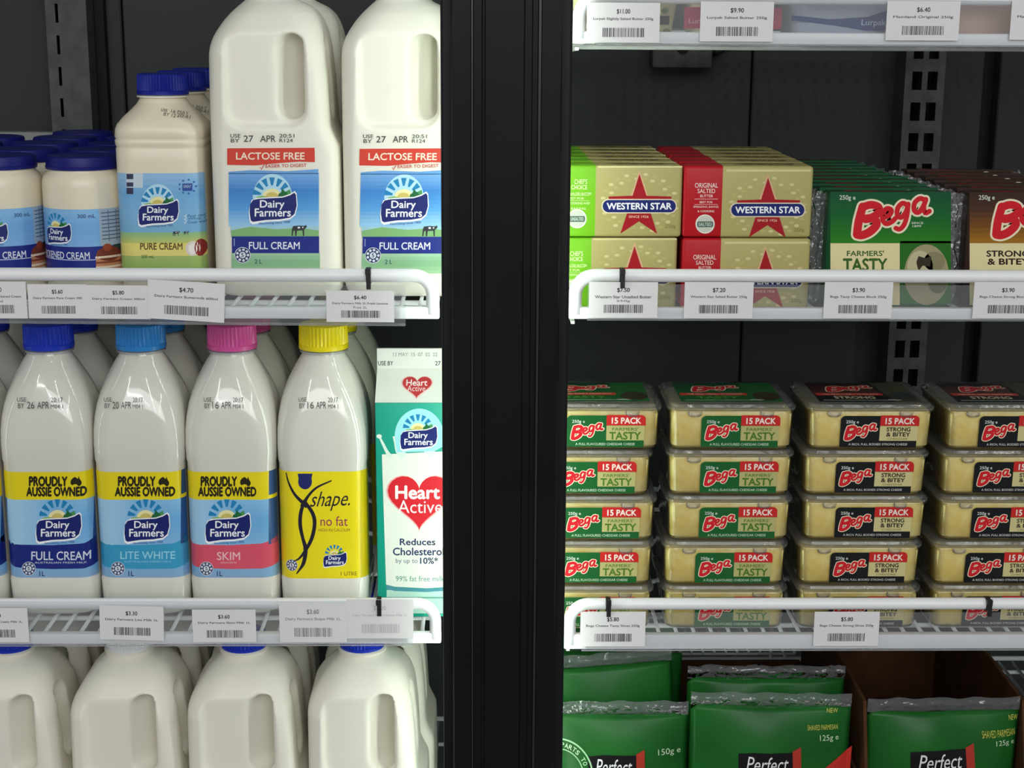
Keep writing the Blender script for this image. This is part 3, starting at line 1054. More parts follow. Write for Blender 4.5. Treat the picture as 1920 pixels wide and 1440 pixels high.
def make_cream_bottle(lab, loc, group, sx=1.0, sz=1.0):
    t = thing('cream_bottle', lab, 'cream bottle', loc, 0, group)
    t.scale = (sx, sx, sz)
    A, Rr = .0366, .015
    prof = [(0, .028, .012), (.003, .033, .013), (.008, .0358, .014), (.035, .0362, Rr), (.118, .0364, Rr), (.1295, .0364, Rr), (.131, .0358, Rr), (.1325, .0366, Rr), (.1365, .0370, .016), (.138, .0362, .016), (.1395, .0370, .016), (.146, .0368, .018), (.150, .0358, .020),
            (.156, .0318, .0225), (.162, .0262, .0225), (.167, .0218, .0205), (.171, .0196, .0194), (.1735, .0192, .0192), (.185, .0188, .0188)]
    bm = bmesh.new()
    loft(bm, [rr_ring(a, a, r, z, 0, 0, 9, 5) for z, a, r in prof])
    mesh_obj('bottle_body', bm_mesh('bottle_body', bm, True), 'cream_plastic', t)
    mesh_obj('neck_ring', smooth_lathe([(.019, 0), (.0215, .0004), (.0215, .0016), (.019, .002)], 40, 'neck_ring'), 'milk_plastic', t, (0, 0, .1725))
    mesh_obj('screw_cap', ridged_cap(.0212, .0180, 50), 'cap_navy', t, (0, 0, .1752))
    s, arc = rr_surf(.0364, .0364, Rr)
    a = Art(photo_tf(loc[0], loc[2], loc[1] - .0364 * sx, arc, sx, sz))
    a.grad(195, 325, 470, 436, ['#9cc6ea', '#74b0e0', '#82b8e2', '#7cb4d8'], 0, 10)
    a.grad(195, 436, 470, 456, ['#8fbf8c', '#c9cf70'], 0, 5)
    a.grad(195, 456, 470, 480, ['#ece07a', '#e9dc80'], 0, 3)
    a.grad(195, 480, 470, 508, ['#a9c070', '#8fb35e'], 0, 4)
    a.rect(236, 325, 268, 352, '#c9d8e4', 1)
    for y0, y1 in ((326, 336), (342, 350), (352, 364)):
        a.rect(237, y0, 250, y1, '#3a3c58', 2)
    dairy_logo(a, 297, 400, 76, 2)
    a.rect(342, 344, 360, 358, '#2f4f9a', 2)
    for i in range(9):
        an = i * 2 * math.pi / 9
        a.ellipse(351 + 15 * math.cos(an), 350 - 13 * math.sin(an), 2, 2, '#3c68b0', 2, n=8)
    a.text('GREAT', (344, 347, 358, 352), '#cfe0f4', 3)
    for i, tx in enumerate(('Pour over', 'Whip it', 'Cook with')):
        a.text(tx, (352, 402 + i * 6, 384, 407 + i * 6), '#28466e', 2, .0, rot=1)
        a.stroke([(345, 404 + i * 6), (347, 407 + i * 6), (350, 401 + i * 6)], 1.2, '#e9f2fa', 2, 0)
    cow(a, 330, 437, 13, 2)
    cow(a, 349, 436, 10, 2)
    a.text('PURE CREAM', (263, 455.5, 342, 468), '#6b4a22', 3, .022)
    a.text('300 mL', (265, 478, 289, 484), '#3d6a34', 2, .01)
    a.ellipse(361, 466, 13, 14, '#e6d9d2', 2)
    a.ellipse(374, 465, 10, 16, '#8c2420', 3)
    a.ellipse(361, 467, 8, 10, '#f4eee6', 3)
    a.rect(388, 325, 396, 385, '#3d5c7c', 2)
    a.build('wrap_label', s, 'ink_gloss', t, cuts=ucuts(.0364 - Rr, .06), lift=.00003, base=.0001)
    b = Art(photo_tf(loc[0], loc[2], loc[1] - .024 * sx, None, sx, sz))
    def shoulder(u, v):
        # slope of the shoulder between .150 and .167
        d = .0358 + (.0218 - .0358) * min(max((v - .150) / .017, 0), 1)
        return (u, -d - .0004, v), (0, -.77, .64)
    for sx, bx in (('USE', (303, 204, 315, 209)), ('BY 12', (309, 212, 332, 218)), ('16 MAY', (322, 207, 356, 213)), ('20:41', (334, 214, 360, 220))):
        b.text(sx, bx, '#5a5646', 1, .0, rot=-8)
    b.build('date_print', shoulder, 'ink', t, cuts=[(.156, 'v'), (.162, 'v')])
    return t

# ------------------------------------------------------------------ gable-top carton
def make_carton(lab, loc):
    t = thing('milk_carton', lab, 'milk carton', loc, 0)
    w, d, hb = .035, .035, None
    yf = loc[1] - d
    hb = at(740, 755, yf)[2] - loc[2]
    hs = at(740, 690, loc[1])[2] - loc[2]
    ht = at(740, 653, loc[1])[2] - loc[2]
    bm = bmesh.new()
    box(bm, -w, w, -d, d, 0, hb, .0012, 2)
    body = mesh_obj('carton_body', bm_mesh('carton_body', bm, 'auto'), 'ink', t)
    def paint(me, fn):
        c = me.color_attributes.new('ink', 'FLOAT_COLOR', 'CORNER')
        for p in me.polygons:
            col = (*lin(fn(p)), 1)
            for l in p.loop_indices:
                c.data[l].color = col
    paint(body.data, lambda p: '#10a88e')
    # gable: front and back slopes, tucked sides, top fin
    bm = bmesh.new()
    V = lambda *c: bm.verts.new(c)
    z0 = hb + .0001
    a1, a2, a3, a4 = V(-w, -d, z0), V(w, -d, z0), V(w, d, z0), V(-w, d, z0)
    f1, f2, b1, b2 = V(-w, -.0013, hs), V(w, -.0013, hs), V(-w, .0013, hs), V(w, .0013, hs)
    t1, t2, t3, t4 = V(-w, -.0013, ht), V(w, -.0013, ht), V(w, .0013, ht), V(-w, .0013, ht)
    s1, s2 = V(-w + .026, 0, hs - .002), V(w - .026, 0, hs - .002)
    for f in ((a1, a2, f2, f1), (a3, a4, b1, b2), (f1, f2, t2, t1), (b2, b1, t4, t3), (t1, t2, t3, t4), (a1, f1, s1), (a4, s1, b1), (a1, s1, a4), (a2, s2, f2), (a3, b2, s2), (a2, a3, s2), (f1, t1, t4, b1), (f2, b2, t3, t2), (f1, b1, s1), (f2, s2, b2)):
        bm.faces.new(f)
    g = mesh_obj('gable_top', bm_mesh('gable_top', bm), 'ink', t)
    paint(g.data, lambda p: '#eef1e8')
    # printed front
    a = Art(photo_tf(loc[0], loc[2], yf))
    L, R_ = 700.5, 858
    a.poly([(716, 852), (860, 845), (860, 1096), (842, 1100), (800, 1103), (740, 1100), (724, 1096)], '#eef4e6', 1)
    a.poly([(724, 1096), (740, 1101), (800, 1104), (860, 1100), (860, 1106), (800, 1110), (740, 1108), (725, 1104)], '#4f9aa8', 2)
    a.rect(725, 1106, 860, 1150, '#bfe8d8', 1)
    a.rect(725, 1119, 860, 1122, '#6fae9e', 2)
    a.stroke([(711, 818), (718, 832), (725, 846), (733, 858)], [3, 5, 6, 9], '#dff2e4', 1.2)
    a.ellipse(711, 818, 5, 4, '#eaf6ec', 2)
    a.stroke([(738, 818), (742, 830), (747, 846), (758, 856)], [4, 6, 10, 16], '#dff2e4', 1.3)
    a.stroke([(832, 800), (822, 824), (812, 840), (800, 852)], [3, 8, 12, 20], '#dff2e4', 1.4)
    a.ellipse(786, 818, 46, 52, '#a4ecf2', 1.6, 0, 180)
    a.poly([(740, 818), (832, 818), (834, 835), (815, 846), (744, 848)], '#a4ecf2', 1.7)
    dairy_logo(a, 785, 822, 70, 2, glow=False, tagline=False)
    a.heart(786, 944, 124, 106, '#f2b7ae', 2)
    a.heart(786, 943, 118, 101, '#de2330', 3)
    a.text('Heart', (742, 911, 824, 935), '#fff6f0', 4, .03)
    a.text('Active', (746, 938, 829, 962), '#fff0ec', 4, .0)
    a.text('Reduces', (750, 1010, 816, 1022), '#23305e', 2, .02)
    a.text('Cholesterol', (737, 1027, 832, 1041), '#23305e', 2, .02)
    a.text('by up to', (742, 1047, 783, 1058), '#5b6684', 2, .0)
    a.text('10%*', (788, 1045, 821, 1057), '#23305e', 2, .02)
    a.text('99% fat free milk', (742, 1080, 833, 1090), '#4f9a88', 2, .0)
    a.build('front_print', flat_front(-d), 'ink', t, lift=.00004, base=.00008)
    # heart on the sloping panel and stamped code on the fin
    b = Art(lambda px, py: (at(px, py, yf + .018)[0] - loc[0], hb + (hs - hb) * (752 - py) / 62))
    def slope(u, v):
        q = (v - hb) / (hs - hb)
        return (u, -d + (d - .0013) * q, v), (0, -.55, .83)
    b.heart(782, 726, 60, 44, '#f3d2cc', 1)
    b.heart(782, 725, 55, 39, '#c8343a', 2)
    b.text('Heart', (762, 711, 801, 722), '#fbeae6', 3, .02)
    b.text('Active', (764, 722, 798, 732), '#fbeae6', 3, .0)
    b.build('gable_print', slope, 'ink', t, lift=.00004, base=.0002)
    c = Art(photo_tf(loc[0], loc[2], loc[1] - .0013))
    c.text('13 MAY  15  07  02  22', (737, 661, 820, 668), '#8a8f8a', 1)
    c.text('USE BY', (709, 677, 737, 685), '#55605a', 1, .02)
    c.text('27', (816, 677, 826, 685), '#55605a', 1, .02)
    c.build('stamped_code', flat_front(-.0013), 'ink', t, lift=.00004, base=.0001)
    return t

# ------------------------------------------------------------------ butter pack
def ink_box(name, segs, y0, y1, z0, z1, parent, m='ink_film', bev=.0018):
    """one wrapped box whose wrapper changes colour along x; segs: (x0, x1, colour)"""
    bm = bmesh.new()
    box(bm, segs[0][0], segs[-1][1], y0, y1, z0, z1, bev, 3)
    for s in segs[1:]:
        bmesh.ops.bisect_plane(bm, geom=bm.verts[:] + bm.edges[:] + bm.faces[:], dist=1e-7, plane_co=(s[0], 0, 0), plane_no=(1, 0, 0))
    me = bm_mesh(name, bm, 'auto')
    c = me.color_attributes.new('ink', 'FLOAT_COLOR', 'CORNER')
    for p in me.polygons:
        col = segs[0][2]
        for s in segs:
            if p.center.x >= s[0]:
                col = s[2]
        for l in p.loop_indices:
            c.data[l].color = (*lin(col), 1)
    return mesh_obj(name, me, m, parent)

BUT_W, BUT_H, BUT_D = .1092, .0600, .0355
def make_butter(lab, loc, kind, group):
    t = thing('butter_pack', lab, 'butter', loc, 0, group)
    red = kind == 'red'
    side = '#b81824' if red else '#79c024'
    foil = '#b9af70'
    xe = -BUT_W / 2 + (.0328 if red else .0362)
    ink_box('wrapper', [(-BUT_W / 2, xe, side), (xe, BUT_W / 2, foil)], -BUT_D / 2, BUT_D / 2, 0, BUT_H, t, 'ink_film', .0028)
    yf = loc[1] - BUT_D / 2
    a = Art(photo_tf(loc[0], loc[2], yf))
    dx, dy = (0, 0) if red else (-241, -7)
    O = lambda *b: tuple(v + (dx if i % 2 == 0 else dy) for i, v in enumerate(b))
    # embossed wreath on the foil
    for i in range(24):
        an = math.radians(15 * i + 5)
        for rr in (52, 62):
            x, y = 1440 + rr * 1.12 * math.cos(an), 388 - rr * .88 * math.sin(an)
            if 1362 < x < 1515 and 322 < y < 440:
                a.ellipse(*O(x, y), 5, 3, '#c2b676' if (i + (rr > 55)) % 2 else '#d8cd94', 1, n=8)
    # star
    pts = [(1440, 333), (1453, 374), (1500, 375.5), (1500, 379), (1460, 403), (1473, 445), (1439, 422), (1404, 445), (1418, 403), (1382, 379), (1382, 375.5), (1427, 374)]
    a.poly([O(*p) for p in pts], '#a81a24', 3)
    a.poly([O(*p) for p in ((1440, 326), (1456, 372), (1458, 380), (1422, 380), (1424, 372))], '#dfb48c', 2)
    x0, y0, x1, y1 = O(1371, 382, 1508, 405)
    a.rrect(x0 - 2, y0 - 2, x1 + 2, y1 + 2, 12, '#e8dcc0', 4)
    a.rrect(x0, y0, x1, y1, 11, '#1d2a6e', 5)
    a.text('WESTERN STAR', O(1379, 387.5, 1500, 399.5), '#fbfbff', 6, .03)
    a.text('SINCE 1926', O(1420, 411, 1457, 415.5), '#f3c9b0', 4, .01)
    a.text('250g', O(1488, 428, 1508, 436), '#8a7d4a', 3)
    x0, y0, x1, y1 = O(1362, 318, 1520, 322)
    a.rect(x0, y0, x1, y1, '#ded39a', 1)
    wc = '#f4d9d0' if red else '#e6f4b8'
    if red:
        rows = (('ORIGINAL', (1303, 343, 1346, 352)), ('SALTED', (1308, 354, 1341, 362)), ('BUTTER', (1313, 365, 1337, 370)), ('BEST FOR', (1312, 377, 1336, 381)), ('SPREADING, BAKING', (1300, 386, 1347, 390)), ('& COOKING', (1308, 394, 1339, 398)))
        cc = (1322, 420)
    else:
        rows = (("CHEF'S", (1318, 343, 1342, 352)), ('CHOICE', (1312, 354, 1342, 362)), ('UNSALTED BUTTER', (1304, 368, 1350, 372)), ('BEST FOR', (1306, 377, 1336, 381)), ('COOKING AND', (1308, 386, 1347, 390)), ('BAKING', (1312, 396, 1339, 400)))
        cc = (1323, 417)
    for s, b in rows:
        a.text(s, O(*b), wc, 2, .012)
    a.rect(*O(1302, 372.8, 1346, 373.6), wc, 2)
    a.rect(*O(1302, 383, 1346, 383.6), wc, 2)
    cx, cy = O(*cc)
    a.ellipse(cx, cy, 18, 18, '#e9e6da', 2)
    a.ellipse(cx, cy, 15.5, 15.5, '#cfd2c4', 3)
    a.rrect(cx - 15, cy - 5, cx + 15, cy + 6, 3, '#5c7468', 4)
    a.text('UNSALTED' if not red else 'SALTED', (cx - 12, cy - 2.5, cx + 12, cy + 3.5), '#d9e2d4', 5, .01)
    a.build('front_print', flat_front(-BUT_D / 2), 'ink_film', t, lift=.00004, base=.00006)
    b = Art(mm_tf)
    b.text('WESTERN STAR', (-8, -8, 42, -1), '#4a3322', 1, .03)
    b.text('SALTED BUTTER' if red else 'UNSALTED BUTTER', (-4, 2, 40, 6), '#5a4026', 1, .02)
    b.rect(-14, 8, 50, 9, '#a3925a', 1)
    b.rect(-14, -11, 50, -10.3, '#a3925a', 1)
    b.build('top_print', lambda u, v: ((u, v, BUT_H), (0, 0, 1)), 'ink', t, lift=.00004, base=.00006)
    return t

# ------------------------------------------------------------------ flow-wrapped cheese block
def crimp_mesh(w, h, seed):
    r = random.Random(seed)
    bm = bmesh.new()
    nx, nz = 7, 14
    off = [[r.uniform(-.0022, .0022) for _ in range(nz + 1)] for _ in range(nx + 1)]
    g = []
    for i in range(nx + 1):
        col = []
        for k in range(nz + 1):
            u = i / nx
            z = h * k / nz
            x = w * u * (1 + .18 * math.sin(k * 1.9 + seed))
            y = .0035 * math.sin(i * 2.2 + seed + k * .25) * u + off[i][k] * u
            col.append(bm.verts.new((x, y, z + off[i][k] * .6)))
        g.append(col)
    for i in range(nx):
        for k in range(nz):
            bm.faces.new((g[i][k], g[i + 1][k], g[i + 1][k + 1], g[i][k + 1]))
    return bm_mesh('crimped_end', bm, True)

CH_W, CH_H, CH_D = .1045, .0985, .0310
def make_cheese_block(lab, loc, brown, group):
    t = thing('cheese_block', lab, 'cheese block', loc, 0, group)
    base = '#0f4a2a' if not brown else '#33231c'
    ink_box('wrapper', [(-CH_W / 2, CH_W / 2, base)], -CH_D / 2, CH_D / 2, 0, CH_H, t, 'ink_film', .0035)
    yf = loc[1] - CH_D / 2
    dx = 0 if not brown else 261
    a = Art(photo_tf(loc[0], loc[2], yf))
    X = lambda *b: tuple(v + (dx if i % 2 == 0 else 0) for i, v in enumerate(b))
    if not brown:
        a.grad(1557, 360, 1783, 456, ['#135232', '#14602f', '#217026', '#2f8420'], 0, 10)
        a.rect(1688, 452, 1783, 570, '#2a6f22', 0)
    else:
        a.grad(1557 + dx, 360, 1783 + dx, 456, ['#382820', '#4c3020', '#7a4c1e', '#a8761e'], 0, 10)
        a.rect(1688 + dx, 452, 1783 + dx, 570, '#8a5c1e', 0)
    a.text('250g e', X(1574, 366, 1604, 377), '#dfe8dc', 2, .01)
    bega_logo(a, 1597 + dx, 366, 1747 + dx, 449, 2)
    a.text('SINCE', X(1709, 416, 1731, 420), '#e6ead8', 2, .01)
    a.text('1899', X(1711, 422, 1727, 426), '#e6ead8', 2, .01)
    a.rect(*X(1557, 456, 1687, 572), '#eee2ae', 1)
    if not brown:
        a.text("FARMERS'", X(1588, 470, 1657, 480), '#40682a', 2, .02)
        a.text('TASTY', X(1581, 485, 1663, 508), '#40682a', 2, .03)
    else:
        a.text('STRONG', X(1589, 470, 1668, 481), '#33261c', 2, .03)
        a.text('& BITEY', X(1591, 485, 1668, 496), '#33261c', 2, .03)
    a.text('CHEDDAR CHEESE', X(1590, 520, 1660, 527), '#55603a', 2, .0)
    # sandwich picture
    a.ellipse(1737 + dx, 515, 42, 57, '#a8a07a', 2)
    a.ellipse(1725 + dx, 500, 24, 30, '#c9c19a', 3)
    a.ellipse(1752 + dx, 490, 20, 18, '#8f8a66', 3)
    a.poly([X(*p) for p in ((1722, 480), (1735, 484), (1746, 480), (1744, 500), (1730, 498), (1722, 508), (1718, 492))], '#3c3528', 4)
    a.ellipse(1758 + dx, 530, 18, 20, '#6f6a48', 3)
    a.build('front_print', flat_front(-CH_D / 2), 'ink_film', t, lift=.00004, base=.00008)
    b = Art(mm_tf)
    b.rect(-20, -3, 16, 0, '#a8282c', 1)
    b.text('Bega', (-34, -6, -8, 2), '#c8302e', 2, .05)
    b.rect(22, 2, 46, 3.4, '#9fb0a4', 1)
    b.rect(-48, 6, 4, 7.2, '#7d9284', 1)
    b.rect(10, -9, 44, -8, '#7d9284', 1)
    b.build('top_print', lambda u, v: ((u, v, CH_H), (0, 0, 1)), 'ink_film', t, lift=.00004, base=.0001)
    for sx in (-1, 1):
        o = mesh_obj('crimped_end', crimp_mesh(.0135, CH_H - .004, sx + 3 + (5 if brown else 0)), 'clear_film', t, (sx * (CH_W / 2 - .0008), 0, .003))
        o.scale = (sx, 1, 1)
    return t

# ------------------------------------------------------------------ tray of cheese slices
TR_W, TR_H, TR_D = .1130, .0405, .0960
TRAY = {}
def make_tray(lab, loc, strong, group):
    if not TRAY:
        bm = bmesh.new()
        outer = [rr_ring(.0520, .0435, .010, .0002, 0, 0, 5, 3), rr_ring(.0538, .0453, .011, .004, 0, 0, 5, 3), rr_ring(.0548, .0463, .012, .0330, 0, 0, 5, 3), rr_ring(.0563, .0478, .012, .0338, 0, 0, 5, 3), rr_ring(.0565, .0480, .012, .0352, 0, 0, 5, 3)]
        loft(bm, outer, True, False)
        TRAY['tray'] = bm_mesh('tray_shell', bm, 'auto')
        bm = bmesh.new()
        rings = [rr_ring(.0566, .0481, .012, .0354, 0, 0, 5, 3), rr_ring(.0566, .0481, .012, .0372, 0, 0, 5, 3), rr_ring(.0545, .0460, .011, .0376, 0, 0, 5, 3), rr_ring(.0535, .0450, .011, .0400, 0, 0, 5, 3), rr_ring(.0515, .0430, .010, .0405, 0, 0, 5, 3)]
        loft(bm, rings, False, True)
        # round press-studs along the front edge
        for cx in (-.033, .030):
            ri = [[(cx + q[0], -.0450 + q[1] * .35 - .0018, .0338 + zz) for q in circle_ring(.0062 * s, 0, 16)] for zz, s in ((.0005, 1), (-.003, .9), (-.004, .6))]
            loft(bm, ri, False, True)
        TRAY['lid'] = bm_mesh('lid', bm, 'auto')
        bm = bmesh.new()
        loft(bm, [rr_ring(.0500, .0415, .006, .0010, 0, 0, 4, 12), rr_ring(.0520, .0436, .006, .003, 0, 0, 4, 12), rr_ring(.0530, .0446, .006, .0310, 0, 0, 4, 12), rr_ring(.0520, .0436, .006, .0335, 0, 0, 4, 12)])
        TRAY['cheese'] = bm_mesh('cheese_slices', bm, 'auto')
    key = 'strong' if strong else 'tasty'
    t = thing('cheese_slice_tray', lab, 'cheese slices', loc, 0, group)
    mesh_obj('tray_shell', TRAY['tray'], 'clear_tray', t)
    mesh_obj('lid', TRAY['lid'], 'clear_lid', t)
    mesh_obj('cheese_slices', TRAY['cheese'], 'cheese', t)
    k = .000462
    cxp, z0 = 1376.0, .0405
    front = Art(lambda px, py: ((px - cxp) * k, .0305 - (py - 777) * k * .96))
    g, tx = ('#19602c', '#4f7a2a') if not strong else ('#16181a', '#26221e')
    cream = '#bdb878' if not strong else '#d8cd92'
    front.rrect(1317, 777, 1394, 841, 9, g, 1, (1, 0, 0, 0))
    front.rect(1393, 828, 1463, 842, g, 1)
    front.rrect(1392, 776, 1466, 798, 9, '#d02a28', 2, (0, 1, 0, 0))
    front.rect(1392, 797, 1464, 828, cream, 2)
    front.text('250g e', (1327, 786, 1351, 794), '#dfe6dc', 3, .01)
    bega_logo(front, 1324, 791, 1387, 828, 3)
    front.text('15 PACK', (1402, 781.5, 1457, 793.5), '#fbe9dc', 4, .035)
    if not strong:
        front.text("FARMERS'", (1403, 801.5, 1452, 808), tx, 4, .01)
        front.text('TASTY', (1398, 811, 1457, 826), tx, 4, .03)
        front.text('A FULL FLAVOURED CHEDDAR CHEESE', (1334, 833, 1446, 838), '#c9e0c4', 4, .01)
    else:
        front.text('STRONG', (1405, 800.5, 1450, 808.5), tx, 4, .03)
        front.text('& BITEY', (1405, 811, 1450, 819), tx, 4, .03)
        front.text('CHEDDAR', (1408, 822, 1446, 826), '#6b5f40', 4, .0)
        front.text('A RICH, FULL BODIED STRONG CHEESE', (1334, 833, 1446, 838), '#d9d9d4', 4, .01)
    key2 = 'front_' + key
    yfront = -.0470
    o = front.build('front_label', lambda u, v: ((u, yfront + (.0306 - v) * .035 - .0, v), (0, -1, .03)), 'ink_gloss', t, lift=.00004, base=.0001)
    top = Art(mm_tf)
    top.rect(-44, -36, 46, 36, g, 0)
    top.grad(-44, -36, 16, 10, ['#0e3a2a', '#1d6a2c'] if not strong else ['#1c1418', '#5a2a20'], 1, 5)
    top.poly([(16, -36), (46, -36), (46, 36), (24, 36)], '#20682c' if not strong else '#4a4634', 2)
    top.ellipse(34, 16, 12, 16, '#3a3226' if not strong else '#2c3430', 3)
    bega_logo(top, -30, -26, 14, 0, 3)
    top.rect(-42, 4, 18, 13, '#c8382e', 3)
    top.text('THE REAL FAMILY FAVOURITE', (-36, 6.5, 14, 10.5), '#f2dcc8', 4, .01)
    top.text('TASTY' if not strong else 'STRONG', (-28, 16, 8, 25), '#5c9a3c' if not strong else '#d9cba0', 4, .03)
    top.rect(-40, 30, 18, 31.5, '#b9c8b0', 3)
    top.rect(18, 28, 30, 31, '#c9c9c0', 3)
    top.build('top_label', lambda u, v: ((u, v, .0405), (0, 0, 1)), 'ink_gloss', t, lift=.00003, base=.00006)
    return t

# ------------------------------------------------------------------ resealable cheese pouch
def pouch_surf(w, h, th, wob):
    def s(u, v):
        q = min(abs(u) / (w / 2), 1)
        p = min(max(v / h, 0), 1)
        b = (1 - q ** 2.6) * (math.sin(math.pi * min(p * .93 + .05, 1)) ** .7)
        y = -th / 2 * b + wob * .0012 * math.sin(u * 70 + wob) * math.sin(v * 45 + 1) * (1 - q)
        return (u, y, v), (0, -1, .05)
    return s

def make_pouch(lab, loc, rotx, rotz, group, draw, w=.152, h=.128, th=.034, wob=1.0, roll=0):
    t = thing('cheese_pouch', lab, 'cheese pouch', loc, 0, group)
    t.rotation_euler = (math.radians(rotx), math.radians(roll), math.radians(rotz))
    t.location.z += math.sin(math.radians(abs(roll))) * w / 2 + math.sin(math.radians(abs(rotx))) * .008
    s = pouch_surf(w, h, th, wob)
    bm = bmesh.new()
    nx, nz = 26, 22
    F, B = [], []
    for i in range(nx + 1):
        fc, bc = [], []
        for k in range(nz + 1):
            u, v = -w / 2 + w * i / nx, h * k / nz
            p, _ = s(u, v)
            fc.append(bm.verts.new(p))
            if i in (0, nx) or k in (0, nz):
                bc.append(fc[-1])
            else:
                bc.append(bm.verts.new((p[0], -p[1] * .9, p[2])))
        F.append(fc)
        B.append(bc)
    for i in range(nx):
        for k in range(nz):
            bm.faces.new((F[i][k], F[i + 1][k], F[i + 1][k + 1], F[i][k + 1]))
            q = (B[i][k], B[i][k + 1], B[i + 1][k + 1], B[i + 1][k])
            if len(set(q)) == 4:
                try:
                    bm.faces.new(q)
                except ValueError:
                    pass
    me = bm_mesh('pouch_body', bm, True)
    c = me.color_attributes.new('ink', 'FLOAT_COLOR', 'CORNER')
    rnd = random.Random(int(wob * 10))
    for p in me.polygons:
        m_ = 1 + .16 * math.sin(p.center.x * 60 + wob) * math.cos(p.center.z * 80)
        col = lin('#1d5f24')
        for l in p.loop_indices:
            c.data[l].color = (col[0] * m_, col[1] * m_, col[2] * m_, 1)
    mesh_obj('pouch_body', me, 'ink_film', t)
    # clear header above the print with the zip ridge
    bm = bmesh.new()
    hh = .0125
    top = []
    for zz, amp in ((-.001, 0), (hh * .33, .0005), (hh * .45, .0014), (hh * .55, .0005), (hh, .0010)):
        top.append([(-w / 2 + w * i / 30, -.0006 - amp * (1 + .7 * math.sin(i * 1.3 + wob * 3)) , h + zz + .0008 * math.sin(i * .8 + wob)) for i in range(31)])
    rows = [[bm.verts.new(p) for p in r] for r in top]
    for r0, r1 in zip(rows, rows[1:]):
        for i in range(30):
            bm.faces.new((r0[i], r0[i + 1], r1[i + 1], r1[i]))
    mesh_obj('clear_header', bm_mesh('clear_header', bm, True), 'clear_film', t)
    if draw:
        a = draw(t)
        cuts = [(x * .006, 'u') for x in range(-12, 13)] + [(z * .006, 'v') for z in range(1, 21)]
        a.build('front_print', s, 'ink_film', t, cuts=cuts, lift=.00008, base=.0005)
    return t

def pouch_art(X0, Z0, Y, panel, weight, wbox, ylines, tri=None, ring=None):
    def draw(t):
        a = Art(photo_tf(X0, Z0, Y))
        x0, y0, x1 = panel
        a.poly([(x0, y0 + 4), (x0 + 30, y0), (x1, y0 + 1), (x1, 1545), (x0, 1545)], '#191518', 2)
        a.poly([(x1 - 2, y0 - 1), (x1 + 14, y0 - 8), (x1 + 14, 1545), (x1 - 2, 1545)], '#b23a2c', 3)
        a.text('Perfect', (x0 + 14, y0 + 7, x1 - 10, y0 + 34), '#e9e9ea', 4, .0, .25)
        a.text('ITALIANO', (x0 + 14, y0 + 38, x1 - 8, y0 + 56), '#e9e9ea', 4, .03)
        a.text(weight, wbox, '#cfe6c4', 3, .0)
        for (bx, s) in ylines:
            a.text(s, bx, '#c9c85a', 3, .0)
        if tri:
            a.poly(tri, '#d23a30', 2)
        if ring:
            cx, cy = ring
            for r0, r1 in ((60, 57), (42, 40)):
                pts = []
                for k in range(25):
                    an = math.radians(5 + 85 * k / 24)
                    pts.append((cx + r0 * math.cos(an), cy - r0 * math.sin(an)))
                for k in range(25):
                    an = math.radians(90 - 85 * k / 24)
                    pts.append((cx + r1 * math.cos(an), cy - r1 * math.sin(an)))
                a.poly(pts, '#9fcf9a', 2)
            for i, ch in enumerate('PARTS TO'):
                if ch == ' ':
                    continue
                an = math.radians(86 - i * 9)
                x, y = cx + 49 * math.cos(an), cy - 49 * math.sin(an)
                a.text(ch, (x - 3, y - 4, x + 3, y + 4), '#b9dfb0', 2, .02, rot=math.degrees(an) - 90)
            # fine crease-like vein lines of the basil leaf print
        return a
    return draw

def carton_tray(lab, loc, w, d, hb, hf, hs):
    """open display box: tall back, sides that drop towards the front lip"""
    t = thing('display_box', lab, 'cardboard box', loc, 0)
    th = .003
    box_obj('base', 'cardboard', -w / 2, w / 2, 0, d, 0, th, 0, t)
    box_obj('back_panel', 'cardboard', -w / 2 + th, w / 2 - th, d - th, d, th, hb, 0, t)
    box_obj('front_lip', 'cardboard', -w / 2 + th, w / 2 - th, 0, th, th, hf, 0, t)
    for sx in (-1, 1):
        bm = bmesh.new()
        pr = [(0, th), (d, th), (d, hb), (d * .55, hs), (d * .10, hs * .98), (0, hf)]
        x = sx * (w / 2 - th / 2)
        loft(bm, [[(x - th / 2, y, z) for y, z in pr], [(x + th / 2, y, z) for y, z in pr]])
        mesh_obj('side_panel', bm_mesh('side_panel', bm), 'cardboard', t)
    return t
# ================================================================== assemble
build_cabinet()
build_shelves()

# ---- price tags
T = tag_from_photo
gt = 'price tags on the shelf fronts'
T(-62, 528, 50, 597, '$5.90', 'Dairy Farmers Thickened Cream', '300ml', 'white price tag at the far left end of the shelf under the cream jars', gt, 0, 1)
T(53, 533, 164, 597, '$5.60', 'Dairy Farmers Pure Cream 300', '', 'white price tag under the second blue-lidded cream jar', gt, 0, 2)
T(163, 535, 282, 598, '$5.80', 'Dairy Farmers Cream 300ml', '', 'white price tag under the tall cream bottle, half behind a crooked tag', gt, .4, 3, Y=-.0068)
T(277, 528, 421, 601, '$4.70', 'Dairy Farmers Buttermilk 600ml', '', 'crooked white price tag overlapping its neighbour below the nearest lactose free jug', gt, 3.4, 4, Y=-.0078)
T(612, 545, 739, 604, '$6.40', 'Dairy Farmers Milk 2L Fresh Lactose', 'Free 2L', 'white price tag beside the black tie, below the two lactose free jugs', gt, .3, 5)
T(-70, 1140, 53, 1204, '$3.30', 'Dairy Farmers Full Cream Milk 1L', '', 'white price tag below the dark blue full cream bottle', gt, 0, 6)
T(187, 1136, 307, 1200, '$3.30', 'Dairy Farmers Lite Milk 1L', '', 'slightly tilted white price tag below the light blue lite milk bottle', gt, 1.7, 7)
T(361, 1143, 480, 1204, '$3.60', 'Dairy Farmers Skim Milk 1L', '', 'white price tag below the pink-capped skim milk bottle', gt, 0, 8)
